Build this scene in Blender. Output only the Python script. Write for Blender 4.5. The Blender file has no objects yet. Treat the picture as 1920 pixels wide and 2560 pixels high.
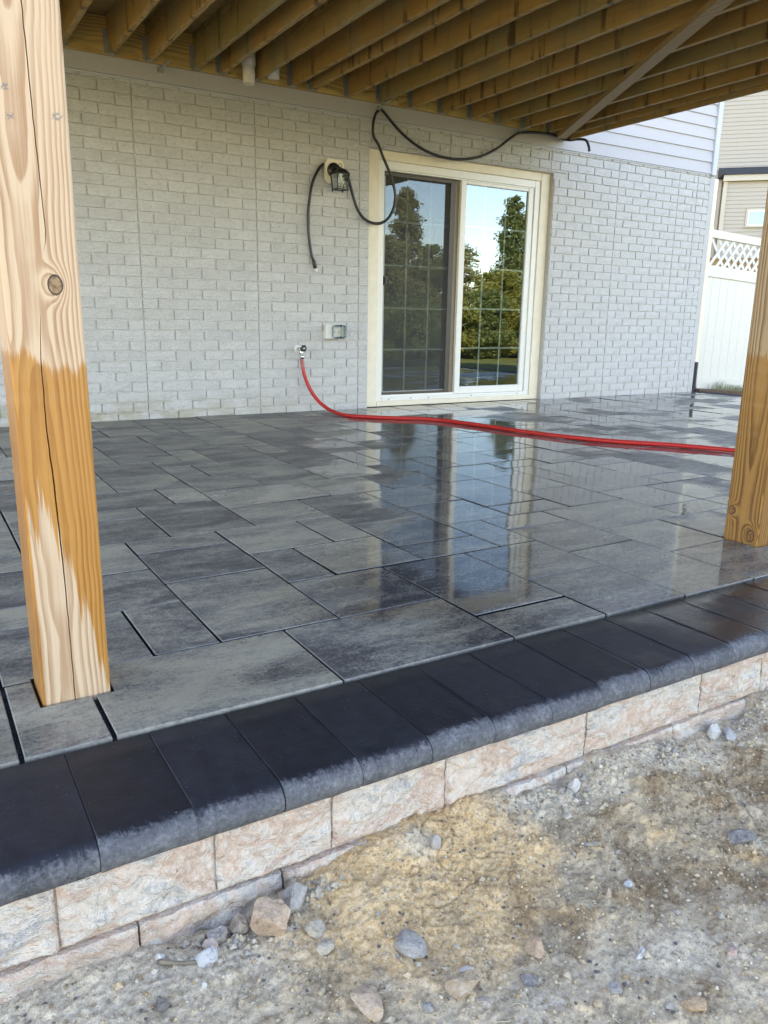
import bpy, math, random
import numpy as np
from mathutils import Matrix, Vector

S = bpy.context.scene
C = S.collection
rnd = random.Random(7)
rng = np.random.default_rng(11)

# ------------------------------------------------------------------ camera
cam_d = bpy.data.cameras.new('camera')
cam = bpy.data.objects.new('camera', cam_d)
C.objects.link(cam)
CAMP = np.array([-3.386818, -6.04809575, 0.78419671])
YAW, PIT, ROL, FPX = math.radians(31.32), math.radians(13.98469593), math.radians(0.95303194), 1951.6132
fw = np.array([math.sin(YAW) * math.cos(PIT), math.cos(YAW) * math.cos(PIT), -math.sin(PIT)])
rt = np.array([math.cos(YAW), -math.sin(YAW), 0.0])
up = np.cross(rt, fw)
r2 = math.cos(ROL) * rt + math.sin(ROL) * up
u2 = -math.sin(ROL) * rt + math.cos(ROL) * up
M = Matrix(((r2[0], u2[0], -fw[0], CAMP[0]), (r2[1], u2[1], -fw[1], CAMP[1]), (r2[2], u2[2], -fw[2], CAMP[2]), (0, 0, 0, 1)))
cam.matrix_world = M
cam_d.sensor_fit = 'VERTICAL'
cam_d.sensor_height = 24.0
cam_d.lens = FPX / 2560 * 24.0
cam_d.clip_start = 0.05
cam_d.clip_end = 2000
S.camera = cam
RM = np.array([r2, u2, fw])


def px(P):
    q = (np.asarray(P, float) - CAMP) @ RM.T
    return np.stack([960 + FPX * q[..., 0] / q[..., 2], 1280 - FPX * q[..., 1] / q[..., 2]], -1), q[..., 2]


# ------------------------------------------------------------------ light
SUN_EL, SUN_AZ = 38.0, -20.0           # azimuth from +Y towards +X
W = bpy.data.worlds.new('World')
S.world = W
W.use_nodes = True
wn = W.node_tree
wn.nodes.clear()
sky = wn.nodes.new('ShaderNodeTexSky')
sky.sky_type = 'NISHITA'
sky.sun_disc = False
sky.sun_elevation = math.radians(SUN_EL)
sky.sun_rotation = math.radians(SUN_AZ)
sky.altitude = 600
sky.air_density = 1.0
sky.dust_density = 0.4
sky.ozone_density = 1.8
bg = wn.nodes.new('ShaderNodeBackground')
bg.inputs['Strength'].default_value = 0.15
wo = wn.nodes.new('ShaderNodeOutputWorld')
wn.links.new(sky.outputs[0], bg.inputs[0])
wn.links.new(bg.outputs[0], wo.inputs[0])

sd = bpy.data.lights.new('sun', 'SUN')
sd.energy = 5.0
sd.angle = math.radians(0.53)
sd.color = (1.0, 0.93, 0.82)
so = bpy.data.objects.new('sun', sd)
C.objects.link(so)
az, el = math.radians(SUN_AZ), math.radians(SUN_EL)
sdir = Vector((math.sin(az) * math.cos(el), math.cos(az) * math.cos(el), math.sin(el)))
so.rotation_euler = sdir.to_track_quat('Z', 'Y').to_euler()
so.location = (0, 20, 20)

vs = S.view_settings
vs.view_transform = 'Standard'
vs.look = 'None'
vs.gamma = 1.0
vs.use_curve_mapping = False
vs.exposure = 2.8
try:
    vs.use_white_balance = True
    vs.white_balance_temperature = 8500
    vs.white_balance_tint = 18
except Exception:
    pass
S.cycles.max_bounces = 10
S.cycles.diffuse_bounces = 6
S.cycles.glossy_bounces = 5
S.cycles.transparent_max_bounces = 12


# ------------------------------------------------------------------ object helpers
def link(name, me, mat=None, parent=None):
    o = bpy.data.objects.new(name, me)
    C.objects.link(o)
    if mat is not None and me is not None and not me.materials:
        me.materials.append(mat)
    if parent is not None:
        o.parent = parent
    return o


def mesh(verts, faces, smooth=False, name='mesh'):
    me = bpy.data.meshes.new(name)
    me.from_pydata([tuple(map(float, v)) for v in verts], [], faces)
    if smooth:
        me.polygons.foreach_set('use_smooth', [True] * len(me.polygons))
    me.update()
    return me


def tag(o, label=None, cat=None, group=None, kind=None):
    if label: o['label'] = label
    if cat: o['category'] = cat
    if group: o['group'] = group
    if kind: o['kind'] = kind
    return o


def empty(name, loc=(0, 0, 0), **k):
    o = bpy.data.objects.new(name, None)
    o.location = loc
    o.empty_display_size = 0.1
    C.objects.link(o)
    return tag(o, **k)


class MB:
    """collects pieces and links them as one mesh object"""
    def __init__(s): s.v, s.f = [], []

    def add(s, v, f):
        n = len(s.v)
        s.v.extend(v)
        s.f.extend([tuple(i + n for i in q) for q in f])
        return s

    def box(s, *a, **k): return s.add(*cbox(*a, **k))

    def build(s, name, mat, parent=None, smooth=False):
        return link(name, mesh(s.v, s.f, smooth), mat, parent)


def cbox(x0, x1, y0, y1, z0, z1, b=0.0):
    if b <= 0:
        v = [(x, y, z) for x in (x0, x1) for y in (y0, y1) for z in (z0, z1)]
        f = [(0, 1, 3, 2), (4, 6, 7, 5), (0, 4, 5, 1), (2, 3, 7, 6), (0, 2, 6, 4), (1, 5, 7, 3)]
        return v, f
    v, idx = [], {}
    X, Y, Z = (x0, x1), (y0, y1), (z0, z1)
    sg = (1, -1)
    for i in (0, 1):
        for j in (0, 1):
            for k in (0, 1):
                bx, by, bz = sg[i] * b, sg[j] * b, sg[k] * b
                for ax, p in (('x', (X[i], Y[j] + by, Z[k] + bz)), ('y', (X[i] + bx, Y[j], Z[k] + bz)), ('z', (X[i] + bx, Y[j] + by, Z[k]))):
                    idx[(i, j, k, ax)] = len(v)
                    v.append(p)
    f = []

    def q(l, flip):
        t = tuple(idx[a] for a in l)
        f.append(t[::-1] if flip else t)
    for i in (0, 1):
        q([(i, 0, 0, 'x'), (i, 0, 1, 'x'), (i, 1, 1, 'x'), (i, 1, 0, 'x')], i == 1)
        q([(0, i, 0, 'y'), (1, i, 0, 'y'), (1, i, 1, 'y'), (0, i, 1, 'y')], i == 1)
        q([(0, 0, i, 'z'), (0, 1, i, 'z'), (1, 1, i, 'z'), (1, 0, i, 'z')], i == 1)
    for i in (0, 1):
        for j in (0, 1):
            q([(i, j, 0, 'x'), (i, j, 1, 'x'), (i, j, 1, 'y'), (i, j, 0, 'y')], (i + j) % 2 == 0)
            q([(i, 0, j, 'x'), (i, 1, j, 'x'), (i, 1, j, 'z'), (i, 0, j, 'z')], (i + j) % 2 == 1)
            q([(0, i, j, 'y'), (1, i, j, 'y'), (1, i, j, 'z'), (0, i, j, 'z')], (i + j) % 2 == 0)
            for k in (0, 1):
                q([(i, j, k, 'x'), (i, j, k, 'y'), (i, j, k, 'z')], (i + j + k) % 2 == 0)
    return v, f


def spline(pts, n=8):
    P = np.array(pts, float)
    P = np.vstack([2 * P[0] - P[1], P, 2 * P[-1] - P[-2]])
    out = []
    for i in range(1, len(P) - 2):
        for t in np.linspace(0, 1, n, endpoint=False):
            a, b, c, d = P[i - 1:i + 3]
            out.append(0.5 * (2 * b + (c - a) * t + (2 * a - 5 * b + 4 * c - d) * t * t + (3 * b - a - 3 * c + d) * t ** 3))
    out.append(P[-2])
    return np.array(out)


def tube(path, rad, n=10, cap=True):
    P = np.array(path, float)
    R = np.full(len(P), rad) if np.isscalar(rad) else np.array(rad, float)
    T = np.gradient(P, axis=0)
    T /= np.linalg.norm(T, axis=1)[:, None] + 1e-12
    u = np.cross(T[0], (0, 0, 1.0))
    if np.linalg.norm(u) < 1e-3: u = np.cross(T[0], (1.0, 0, 0))
    v, f = [], []
    for i in range(len(P)):
        u = u - T[i] * np.dot(u, T[i])
        u /= np.linalg.norm(u)
        w = np.cross(T[i], u)
        for k in range(n):
            a = 2 * math.pi * k / n
            v.append(P[i] + R[i] * (math.cos(a) * u + math.sin(a) * w))
        if i:
            for k in range(n):
                k2 = (k + 1) % n
                f.append(((i - 1) * n + k, (i - 1) * n + k2, i * n + k2, i * n + k))
    if cap:
        f.append(tuple(range(n))[::-1])
        f.append(tuple((len(P) - 1) * n + k for k in range(n)))
    return v, f


def bar(a, b, w, h, upv=(0, 0, 1)):
    """square bar from a to b"""
    a, b = np.array(a, float), np.array(b, float)
    t = (b - a) / np.linalg.norm(b - a)
    s = np.cross(t, upv); s /= np.linalg.norm(s)
    q = np.cross(s, t)
    v = [p + s * i * w / 2 + q * j * h / 2 for p in (a, b) for i, j in ((-1, -1), (1, -1), (1, 1), (-1, 1))]
    f = [(0, 1, 2, 3), (7, 6, 5, 4), (0, 4, 5, 1), (1, 5, 6, 2), (2, 6, 7, 3), (3, 7, 4, 0)]
    return v, f


# value noise (numpy)
def _h(ix, iy, s):
    n = (ix.astype(np.int64) * 374761393 + iy.astype(np.int64) * 668265263 + s * 974711) & 0xffffffff
    n = ((n ^ (n >> 13)) * 1274126177) & 0xffffffff
    return ((n ^ (n >> 16)) & 0xffff) / 65535.0


def vn(x, y, s=0):
    ix, iy = np.floor(x), np.floor(y)
    fx, fy = x - ix, y - iy
    fx, fy = fx * fx * (3 - 2 * fx), fy * fy * (3 - 2 * fy)
    a, b, c, d = _h(ix, iy, s), _h(ix + 1, iy, s), _h(ix, iy + 1, s), _h(ix + 1, iy + 1, s)
    return (a + (b - a) * fx) * (1 - fy) + (c + (d - c) * fx) * fy - 0.5


def fbm(x, y, o=4, s=0, g=0.5):
    r, am = 0, 1.0
    for i in range(o):
        r = r + am * vn(x * 2 ** i + 13.7 * i, y * 2 ** i + 7.3 * i, s + i)
        am *= g
    return r


# ------------------------------------------------------------------ material helpers
class Mat:
    def __init__(s, name, rough=0.6, spec=0.5, metal=0.0):
        s.m = bpy.data.materials.new(name)
        s.m.use_nodes = True
        s.t = s.m.node_tree
        s.b = s.t.nodes['Principled BSDF']
        s.b.inputs['Roughness'].default_value = rough
        s.b.inputs['Specular IOR Level'].default_value = spec
        s.b.inputs['Metallic'].default_value = metal
        s._bh = None

    def n(s, ty): return s.t.nodes.new('ShaderNode' + ty)

    def set(s, inp, val):
        if hasattr(val, 'is_linked') or hasattr(val, 'node'):
            s.t.links.new(val, inp)
        elif isinstance(val, (tuple, list)):
            inp.default_value = tuple(val) + ((1.0,) if len(val) == 3 and len(inp.default_value) == 4 else ())
        else:
            inp.default_value = val

    def pos(s): return s.n('NewGeometry').outputs['Position']

    def obj(s): return s.n('TexCoord').outputs['Object']

    def orand(s): return s.n('ObjectInfo').outputs['Random']

    def ocol(s): return s.n('ObjectInfo').outputs['Color']

    def vscale(s, v, sc, off=None):
        k = s.n('Mapping')
        s.set(k.inputs['Vector'], v)
        s.set(k.inputs['Scale'], sc)
        if off is not None: s.set(k.inputs['Location'], off)
        return k.outputs[0]

    def vadd(s, a, b):
        k = s.n('VectorMath'); k.operation = 'ADD'
        s.set(k.inputs[0], a); s.set(k.inputs[1], b)
        return k.outputs[0]

    def vmul(s, a, f):
        k = s.n('VectorMath'); k.operation = 'SCALE'
        s.set(k.inputs[0], a); s.set(k.inputs['Scale'], f)
        return k.outputs[0]

    def xyz(s, v):
        k = s.n('SeparateXYZ'); s.set(k.inputs[0], v)
        return k.outputs

    def comb(s, x, y, z):
        k = s.n('CombineXYZ')
        for i, a in enumerate((x, y, z)): s.set(k.inputs[i], a)
        return k.outputs[0]

    def noise(s, v, scale=5, detail=4, rough=0.55, dist=0.0, col=False):
        k = s.n('TexNoise')
        s.set(k.inputs['Vector'], v)
        k.inputs['Scale'].default_value = scale
        k.inputs['Detail'].default_value = detail
        k.inputs['Roughness'].default_value = rough
        k.inputs['Distortion'].default_value = dist
        return k.outputs['Color' if col else 'Fac']

    def voro(s, v, scale=5, feat='F1', out='Distance', rand=1.0):
        k = s.n('TexVoronoi'); k.feature = feat
        s.set(k.inputs['Vector'], v)
        k.inputs['Scale'].default_value = scale
        k.inputs['Randomness'].default_value = rand
        return k.outputs[out]

    def math(s, op, a, b=None, c=None, clamp=False):
        k = s.n('Math'); k.operation = op; k.use_clamp = clamp
        s.set(k.inputs[0], a)
        if b is not None: s.set(k.inputs[1], b)
        if c is not None: s.set(k.inputs[2], c)
        return k.outputs[0]

    def rng(s, v, a, b, c=0.0, d=1.0, smooth=True):
        k = s.n('MapRange')
        k.interpolation_type = 'SMOOTHSTEP' if smooth else 'LINEAR'
        s.set(k.inputs[0], v)
        for i, q in enumerate((a, b, c, d)): s.set(k.inputs[i + 1], q)
        return k.outputs[0]

    def ramp(s, v, stops):
        k = s.n('ValToRGB')
        s.set(k.inputs[0], v)
        e = k.color_ramp.elements
        while len(e) < len(stops): e.new(0.5)
        for q, (p, c) in zip(e, stops):
            q.position = p
            q.color = tuple(c) + (1.0,)
        return k.outputs[0]

    def mix(s, f, a, b, mode='MIX'):
        k = s.n('Mix'); k.data_type = 'RGBA'; k.blend_type = mode
        s.set(k.inputs[0], f); s.set(k.inputs[6], a); s.set(k.inputs[7], b)
        return k.outputs[2]

    def bump(s, h, strength=0.3, dist=0.002):
        k = s.n('Bump')
        k.inputs['Strength'].default_value = strength
        k.inputs['Distance'].default_value = dist
        s.set(k.inputs['Height'], h)
        if s._bh is not None: s.t.links.new(s._bh, k.inputs['Normal'])
        s._bh = k.outputs[0]
        s.t.links.new(s._bh, s.b.inputs['Normal'])

    def color(s, c): s.set(s.b.inputs['Base Color'], c); return s

    def rough(s, r): s.set(s.b.inputs['Roughness'], r); return s


def plain(name, col, rough=0.5, spec=0.5, metal=0.0, var=0.08, nscale=30, bump=0.0):
    m = Mat(name, rough, spec, metal)
    n = m.noise(m.pos(), nscale, 4)
    a = tuple(c * (1 - var) for c in col)
    b = tuple(min(1, c * (1 + var)) for c in col)
    m.color(m.ramp(n, [(0.3, a), (0.7, b)]))
    if bump: m.bump(n, bump, 0.002)
    return m.m


# ---- paver
def mat_paver():
    m = Mat('wet_paver_concrete', 0.3, 0.5)
    P = m.pos()
    r = m.orand()
    off = m.comb(m.math('MULTIPLY', r, 37.0), m.math('MULTIPLY', r, 91.0), 0.0)
    v = m.vadd(P, off)
    st = m.noise(m.vscale(v, (3.2, 8.0, 1)), 1.0, 5, 0.62, 0.5)
    gr = m.noise(v, 130, 3, 0.7)
    bl = m.noise(m.vscale(v, (3.0, 6.0, 1)), 1.3, 4, 0.6)
    sp = m.noise(v, 420, 2, 0.6)
    f = m.math('ADD', m.math('ADD', m.math('MULTIPLY', st, 1.08), -0.06), m.math('MULTIPLY', m.math('SUBTRACT', gr, 0.5), 0.72))
    f = m.math('ADD', f, m.math('MULTIPLY', m.math('SUBTRACT', m.noise(m.vscale(v, (34, 60, 34)), 1.0, 3, 0.65), 0.5), 0.55))
    f = m.math('ADD', f, m.math('MULTIPLY', m.math('SUBTRACT', r, 0.5), 0.24))
    col = m.ramp(f, [(0.27, (0.055, 0.053, 0.056)), (0.40, (0.125, 0.120, 0.110)), (0.52, (0.205, 0.193, 0.160)), (0.68, (0.31, 0.28, 0.21))])
    col = m.mix(m.rng(bl, 0.55, 0.75, 0.0, 0.35), col, (0.16, 0.158, 0.145))
    col = m.mix(m.rng(sp, 0.60, 0.78, 0, 0.35), col, (0.21, 0.21, 0.19))
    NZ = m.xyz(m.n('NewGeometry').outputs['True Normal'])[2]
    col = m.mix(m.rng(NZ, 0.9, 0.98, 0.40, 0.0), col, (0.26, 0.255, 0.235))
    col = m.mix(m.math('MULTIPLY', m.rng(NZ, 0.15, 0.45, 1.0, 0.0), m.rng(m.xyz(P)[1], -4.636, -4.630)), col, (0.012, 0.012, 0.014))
    # wet film: wettest in the middle and to the right
    X, Y, Z = m.xyz(P)
    wn_ = m.noise(m.vscale(P, (0.9, 1.6, 1)), 1.0, 4, 0.55, 0.4)
    dl = m.math('SUBTRACT', m.math('MULTIPLY', m.math('ADD', X, 1.95), 0.889), m.math('MULTIPLY', m.math('ADD', Y, 4.2), 0.458))
    zone = m.math('MULTIPLY', m.rng(dl, -1.0, 0.05), 0.22)
    core = m.math('MULTIPLY', m.math('MULTIPLY', m.rng(dl, -0.5, 0.0), m.rng(dl, 0.5, 1.3, 1.0, 0.0)), 0.14)
    wet = m.math('ADD', m.math('ADD', wn_, zone), core)
    wet = m.math('ADD', wet, m.math('MULTIPLY', m.math('SUBTRACT', r, 0.5), 0.22))
    wet = m.math('ADD', wet, m.math('MULTIPLY', m.math('SUBTRACT', m.noise(P, 22, 4, 0.65), 0.5), 0.10))
    wet = m.rng(wet, 0.60, 0.78, 0.0, 1.0)
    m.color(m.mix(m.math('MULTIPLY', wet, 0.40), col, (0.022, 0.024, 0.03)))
    rg = m.math('ADD', m.math('MULTIPLY', m.rng(wet, 0.0, 0.8, 1.0, 0.0), 0.44), 0.022)
    rg = m.math('ADD', rg, m.math('MULTIPLY', m.math('MULTIPLY', m.math('SUBTRACT', gr, 0.5), 0.14), m.math('SUBTRACT', 1.0, wet)), clamp=True)
    m.rough(rg)
    h1 = m.noise(m.vscale(v, (70, 150, 70)), 1.0, 3, 0.6)
    dry = m.rng(wet, 0.0, 0.9, 1.0, 0.05)
    m.bump(m.math('MULTIPLY', m.math('ADD', h1, m.math('MULTIPLY', sp, 0.5)), dry), 0.35, 0.0016)
    und = m.noise(m.vscale(P, (9, 22, 9)), 1.0, 2, 0.5)
    m.bump(und, 0.07, 0.004)
    return m.m


def mat_coping():
    m = Mat('charcoal_coping', 0.35, 0.38)
    P = m.pos()
    r = m.orand()
    v = m.vadd(P, m.comb(m.math('MULTIPLY', r, 53.0), m.math('MULTIPLY', r, 17.0), 0.0))
    X, Y, Z = m.xyz(P)
    fine = m.noise(P, 240, 3, 0.7)
    mid = m.noise(v, 26, 4, 0.65)
    rag = m.noise(m.vscale(P, (150, 30, 60)), 1.0, 3, 0.7)
    big = m.noise(m.vscale(P, (5, 5, 5)), 1.0, 3)
    wetc = m.ramp(m.math('ADD', m.math('MULTIPLY', mid, 0.7), m.math('MULTIPLY', fine, 0.3)), [(0.35, (0.0055, 0.0066, 0.0105)), (0.6, (0.013, 0.015, 0.022)), (0.8, (0.028, 0.029, 0.036))])
    wetc = m.mix(1.0, wetc, m.ramp(r, [(0.0, (0.75, 0.75, 0.75)), (0.6, (0.95, 0.95, 0.95)), (1.0, (1.25, 1.22, 1.18))]), mode='MULTIPLY')
    speck = m.rng(m.voro(v, 75), 0.06, 0.13, 1.0, 0.0)
    speck = m.math('MULTIPLY', speck, m.rng(m.noise(v, 60, 2), 0.55, 0.65))
    wetc = m.mix(m.math('MULTIPLY', speck, 0.9), wetc, (0.30, 0.30, 0.28))
    dryc = m.ramp(m.math('ADD', m.math('MULTIPLY', mid, 0.45), m.math('MULTIPLY', m.noise(P, 110, 3, 0.75), 0.55)), [(0.36, (0.060, 0.063, 0.070)), (0.52, (0.105, 0.108, 0.118)), (0.70, (0.20, 0.202, 0.21))])
    pit = m.rng(m.voro(P, 110), 0.08, 0.26, 1.0, 0.0)
    pit = m.math('MULTIPLY', pit, m.rng(m.noise(P, 60, 2), 0.48, 0.58))
    dryc = m.mix(m.math('MULTIPLY', pit, 0.8), dryc, (0.035, 0.037, 0.045))
    edge = m.math('ADD', Y, m.math('MULTIPLY', m.math('SUBTRACT', rag, 0.5), 0.030))
    edge = m.math('ADD', edge, m.math('MULTIPLY', m.math('SUBTRACT', big, 0.5), 0.05))
    edge = m.math('ADD', edge, m.math('MULTIPLY', m.math('ADD', m.math('MULTIPLY', m.math('SUBTRACT', fine, 0.5), 0.018), m.math('MULTIPLY', m.math('SUBTRACT', m.noise(P, 95, 3, 0.7), 0.5), 0.034)), 1.0))
    edge = m.math('ADD', edge, m.math('MULTIPLY', m.math('SUBTRACT', r, 0.5), 0.018))
    d = m.rng(edge, -4.921, -4.941, 0.0, 1.0)
    m.color(m.mix(d, wetc, dryc))
    shine = m.rng(m.math('ADD', m.math('MULTIPLY', m.noise(P, 3.5, 3), 0.7), m.math('MULTIPLY', m.rng(X, -2.4, -1.2), 0.22)), 0.40, 0.62, 0.52, 0.12)
    m.rough(m.mix(d, m.comb(shine, shine, shine), (0.85, 0.85, 0.85)))
    hh = m.math('ADD', m.math('MULTIPLY', fine, 0.6), m.math('MULTIPLY', m.noise(P, 90, 3), 0.6))
    m.bump(m.math('SUBTRACT', hh, m.math('MULTIPLY', pit, 0.7)), 0.42, 0.0022)
    return m.m


def mat_block():
    m = Mat('split_face_block', 0.9, 0.25)
    P = m.pos()
    r = m.orand()
    v = m.vadd(P, m.comb(m.math('MULTIPLY', r, 31.0), 0.0, m.math('MULTIPLY', r, 67.0)))
    warp = m.noise(v, 5, 2, col=True)
    vw = m.vadd(v, m.vmul(warp, 0.30))
    sw = m.noise(m.vscale(vw, (4.2, 4, 9)), 1.0, 4, 0.55, 1.0)
    fine = m.noise(P, 210, 3, 0.7)
    str_ = m.noise(m.vscale(vw, (14, 14, 60)), 1.0, 4, 0.65)
    sw = m.math('ADD', m.math('MULTIPLY', sw, 1.25), -0.11)
    f = m.math('ADD', sw, m.math('MULTIPLY', m.math('SUBTRACT', str_, 0.5), 0.22))
    f = m.math('ADD', f, m.math('MULTIPLY', m.math('SUBTRACT', fine, 0.5), 0.32))
    f = m.math('ADD', f, m.math('MULTIPLY', m.math('SUBTRACT', m.noise(P, 60, 3, 0.65), 0.5), 0.48))
    f = m.math('ADD', f, m.math('MULTIPLY', m.math('SUBTRACT', r, 0.5), 0.14))
    col = m.ramp(f, [(0.30, (0.44, 0.41, 0.39)), (0.42, (0.64, 0.575, 0.50)), (0.52, (0.63, 0.51, 0.425)), (0.60, (0.56, 0.39, 0.30)), (0.74, (0.65, 0.59, 0.52))])
    col = m.mix(m.rng(fine, 0.56, 0.75, 0, 0.6), col, (0.68, 0.645, 0.60))
    dk = m.rng(m.voro(v, 95), 0.04, 0.16, 1.0, 0.0)
    dk = m.math('MULTIPLY', dk, m.rng(m.noise(v, 45, 2), 0.56, 0.64))
    col = m.mix(m.math('MULTIPLY', dk, 0.75), col, (0.10, 0.10, 0.105))
    X, Y, Z = m.xyz(P)
    dirt = m.math('MULTIPLY', m.rng(Z, -0.24, -0.17, 1.0, 0.0), m.rng(m.noise(P, 14, 3), 0.3, 0.6))
    col = m.mix(m.math('MULTIPLY', dirt, 0.6), col, (0.35, 0.30, 0.24))
    m.color(col)
    m.bump(m.noise(m.vscale(vw, (40, 40, 62)), 1.0, 4, 0.6, 0.6), 0.8, 0.016)
    m.bump(m.math('ADD', m.math('MULTIPLY', str_, 0.7), m.math('MULTIPLY', fine, 0.8)), 0.9, 0.005)
    return m.m


def mat_brick():
    m = Mat('painted_brick', 0.62, 0.35)
    P = m.pos()
    r = m.orand()
    v = m.vadd(P, m.comb(m.math('MULTIPLY', r, 11.0), 0.0, m.math('MULTIPLY', r, 23.0)))
    n = m.noise(P, 9, 4, 0.6)
    chip = m.noise(m.vscale(v, (42, 42, 88)), 1.0, 4, 0.62, 0.8)
    col = m.ramp(m.math('ADD', m.math('MULTIPLY', n, 0.7), m.math('MULTIPLY', r, 0.3)), [(0.25, (0.505, 0.495, 0.48)), (0.75, (0.60, 0.59, 0.572))])
    X, Y, Z = m.xyz(P)
    # splashed soil and algae low on the left
    st = m.math('MULTIPLY', m.rng(Z, 0.02, 0.24, 1.0, 0.0), m.rng(m.noise(m.vscale(P, (3, 3, 7)), 1.0, 5, 0.65), 0.36, 0.58))
    st = m.math('MULTIPLY', st, m.rng(X, -2.9, 0.3, 1.0, 0.15))
    col = m.mix(m.math('MULTIPLY', st, 0.8), col, (0.33, 0.29, 0.17))
    col = m.mix(m.rng(chip, 0.36, 0.50, 0.30, 0.0), col, (0.30, 0.285, 0.26))
    sc = m.math('MULTIPLY', m.rng(m.noise(P, 34, 4, 0.7), 0.62, 0.70), m.rng(m.noise(P, 2.2, 3), 0.45, 0.6))
    col = m.mix(m.math('MULTIPLY', sc, 0.5), col, (0.27, 0.24, 0.20))
    hole = m.math('MULTIPLY', m.rng(m.voro(P, 9), 0.02, 0.05, 1.0, 0.0), m.rng(m.noise(P, 7, 1), 0.62, 0.66))
    col = m.mix(m.math('MULTIPLY', hole, 0.85), col, (0.05, 0.045, 0.04))
    m.color(col)
    m.bump(m.math('ADD', chip, m.math('MULTIPLY', m.noise(P, 160, 2), 0.25)), 1.0, 0.011)
    return m.m


def wood(name, early, late, axis='z', freq=70.0, pith=(0.03, -0.07), rough=0.6, extra=None, wob=0.02, perobj=True, kn=None, contrast=1.0):
    """growth rings round a wandering pith, cut by the faces of the board"""
    m = Mat(name, rough, 0.35)
    P = m.pos() if not perobj else m.obj()
    if perobj:
        r = m.orand()
        P = m.vadd(P, m.comb(m.math('MULTIPLY', m.math('SUBTRACT', r, 0.5), 0.09) if axis != 'x' else m.math('MULTIPLY', r, 40.0),
                             m.math('MULTIPLY', m.math('SUBTRACT', r, 0.5), 0.09) if axis != 'y' else m.math('MULTIPLY', r, 40.0),
                             m.math('MULTIPLY', m.math('SUBTRACT', r, 0.5), 0.09) if axis != 'z' else m.math('MULTIPLY', r, 40.0)))
    X, Y, Z = m.xyz(P)
    a, b, L = {'z': (X, Y, Z), 'y': (X, Z, Y), 'x': (Y, Z, X)}[axis]
    lv = m.comb(m.math('MULTIPLY', L, 1.6), 3.3, 7.7)
    w1 = m.math('MULTIPLY', m.math('SUBTRACT', m.noise(lv, 1.0, 3, 0.5), 0.5), wob * 4)
    w2 = m.math('MULTIPLY', m.math('SUBTRACT', m.noise(m.vadd(lv, (11.0, 5.0, 3.0)), 1.0, 3, 0.5), 0.5), wob * 4)
    da = m.math('ADD', m.math('SUBTRACT', a, pith[0]), w1)
    db = m.math('ADD', m.math('SUBTRACT', b, pith[1]), w2)
    rad = m.math('SQRT', m.math('ADD', m.math('MULTIPLY', da, da), m.math('MULTIPLY', db, db)))
    st = {'z': (9, 9, 1.3), 'y': (9, 1.3, 9), 'x': (1.3, 9, 9)}[axis]
    jit = m.noise(m.vscale(P, st), 1.0, 3, 0.5)
    rad = m.math('ADD', rad, m.math('MULTIPLY', m.math('SUBTRACT', jit, 0.5), 0.009))
    kcol = None
    if kn:
        for (kx, ky, kz, kr) in kn:
            dx = m.math('MULTIPLY', m.math('SUBTRACT', X, kx), 1.0)
            dy = m.math('SUBTRACT', Y, ky)
            dz = m.math('MULTIPLY', m.math('SUBTRACT', Z, kz), 0.72)
            d2 = m.math('ADD', m.math('ADD', m.math('MULTIPLY', dx, dx), m.math('MULTIPLY', dy, dy)), m.math('MULTIPLY', dz, dz))
            d = m.math('SQRT', d2)
            d = m.math('ADD', d, m.math('MULTIPLY', m.math('SUBTRACT', m.noise(P, 55, 2), 0.5), kr * 0.25))
            k = m.rng(d, 0.0, kr * 3.6, 1.0, 0.0)
            rad = m.math('SUBTRACT', rad, m.math('MULTIPLY', m.math('MULTIPLY', k, k), kr * 1.3))
            core = m.rng(d, kr * 0.95, kr * 1.05, 1.0, 0.0)
            ring = m.math('MULTIPLY', core, m.rng(d, kr * 0.72, kr * 0.92, 0.0, 1.0))
            kcol = (kcol or []) + [(core, ring, d, kr)]
    fib = m.noise(m.vscale(P, {'z': (260, 260, 5), 'y': (260, 5, 260), 'x': (5, 260, 260)}[axis]), 1.0, 3, 0.6)
    fr = m.math('FRACT', m.math('MULTIPLY', rad, freq))
    band = m.math('MULTIPLY', m.rng(m.math('ADD', fr, m.math('MULTIPLY', m.math('SUBTRACT', fib, 0.5), 0.25)), 0.15, 0.88, 0.0, 1.0), m.rng(fr, 0.90, 1.0, 1.0, 0.0))
    tone = m.noise(m.vscale(P, {'z': (14, 14, 1.5), 'y': (14, 1.5, 14), 'x': (1.5, 14, 14)}[axis]), 1.0, 3, 0.5)
    f = m.math('MULTIPLY', band, m.rng(tone, 0.3, 0.7, 0.55 * contrast, 1.0 * contrast), clamp=True)
    f = m.math('ADD', f, m.math('MULTIPLY', m.math('SUBTRACT', fib, 0.5), 1.05), clamp=True)
    col = m.mix(f, early, late)
    for core, ring, d, kr in (kcol or []):
        col = m.mix(core, col, m.mix(m.rng(m.noise(P, 120, 3), 0.4, 0.65), (0.30, 0.19, 0.10), (0.14, 0.08, 0.045)))
        col = m.mix(ring, col, (0.03, 0.022, 0.018))
    if extra: col = extra(m, col, P, f)
    m.color(col)
    m.bump(m.math('ADD', m.math('MULTIPLY', fib, 0.5), m.math('MULTIPLY', band, 0.5)), 0.25, 0.0012)
    return m


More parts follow.
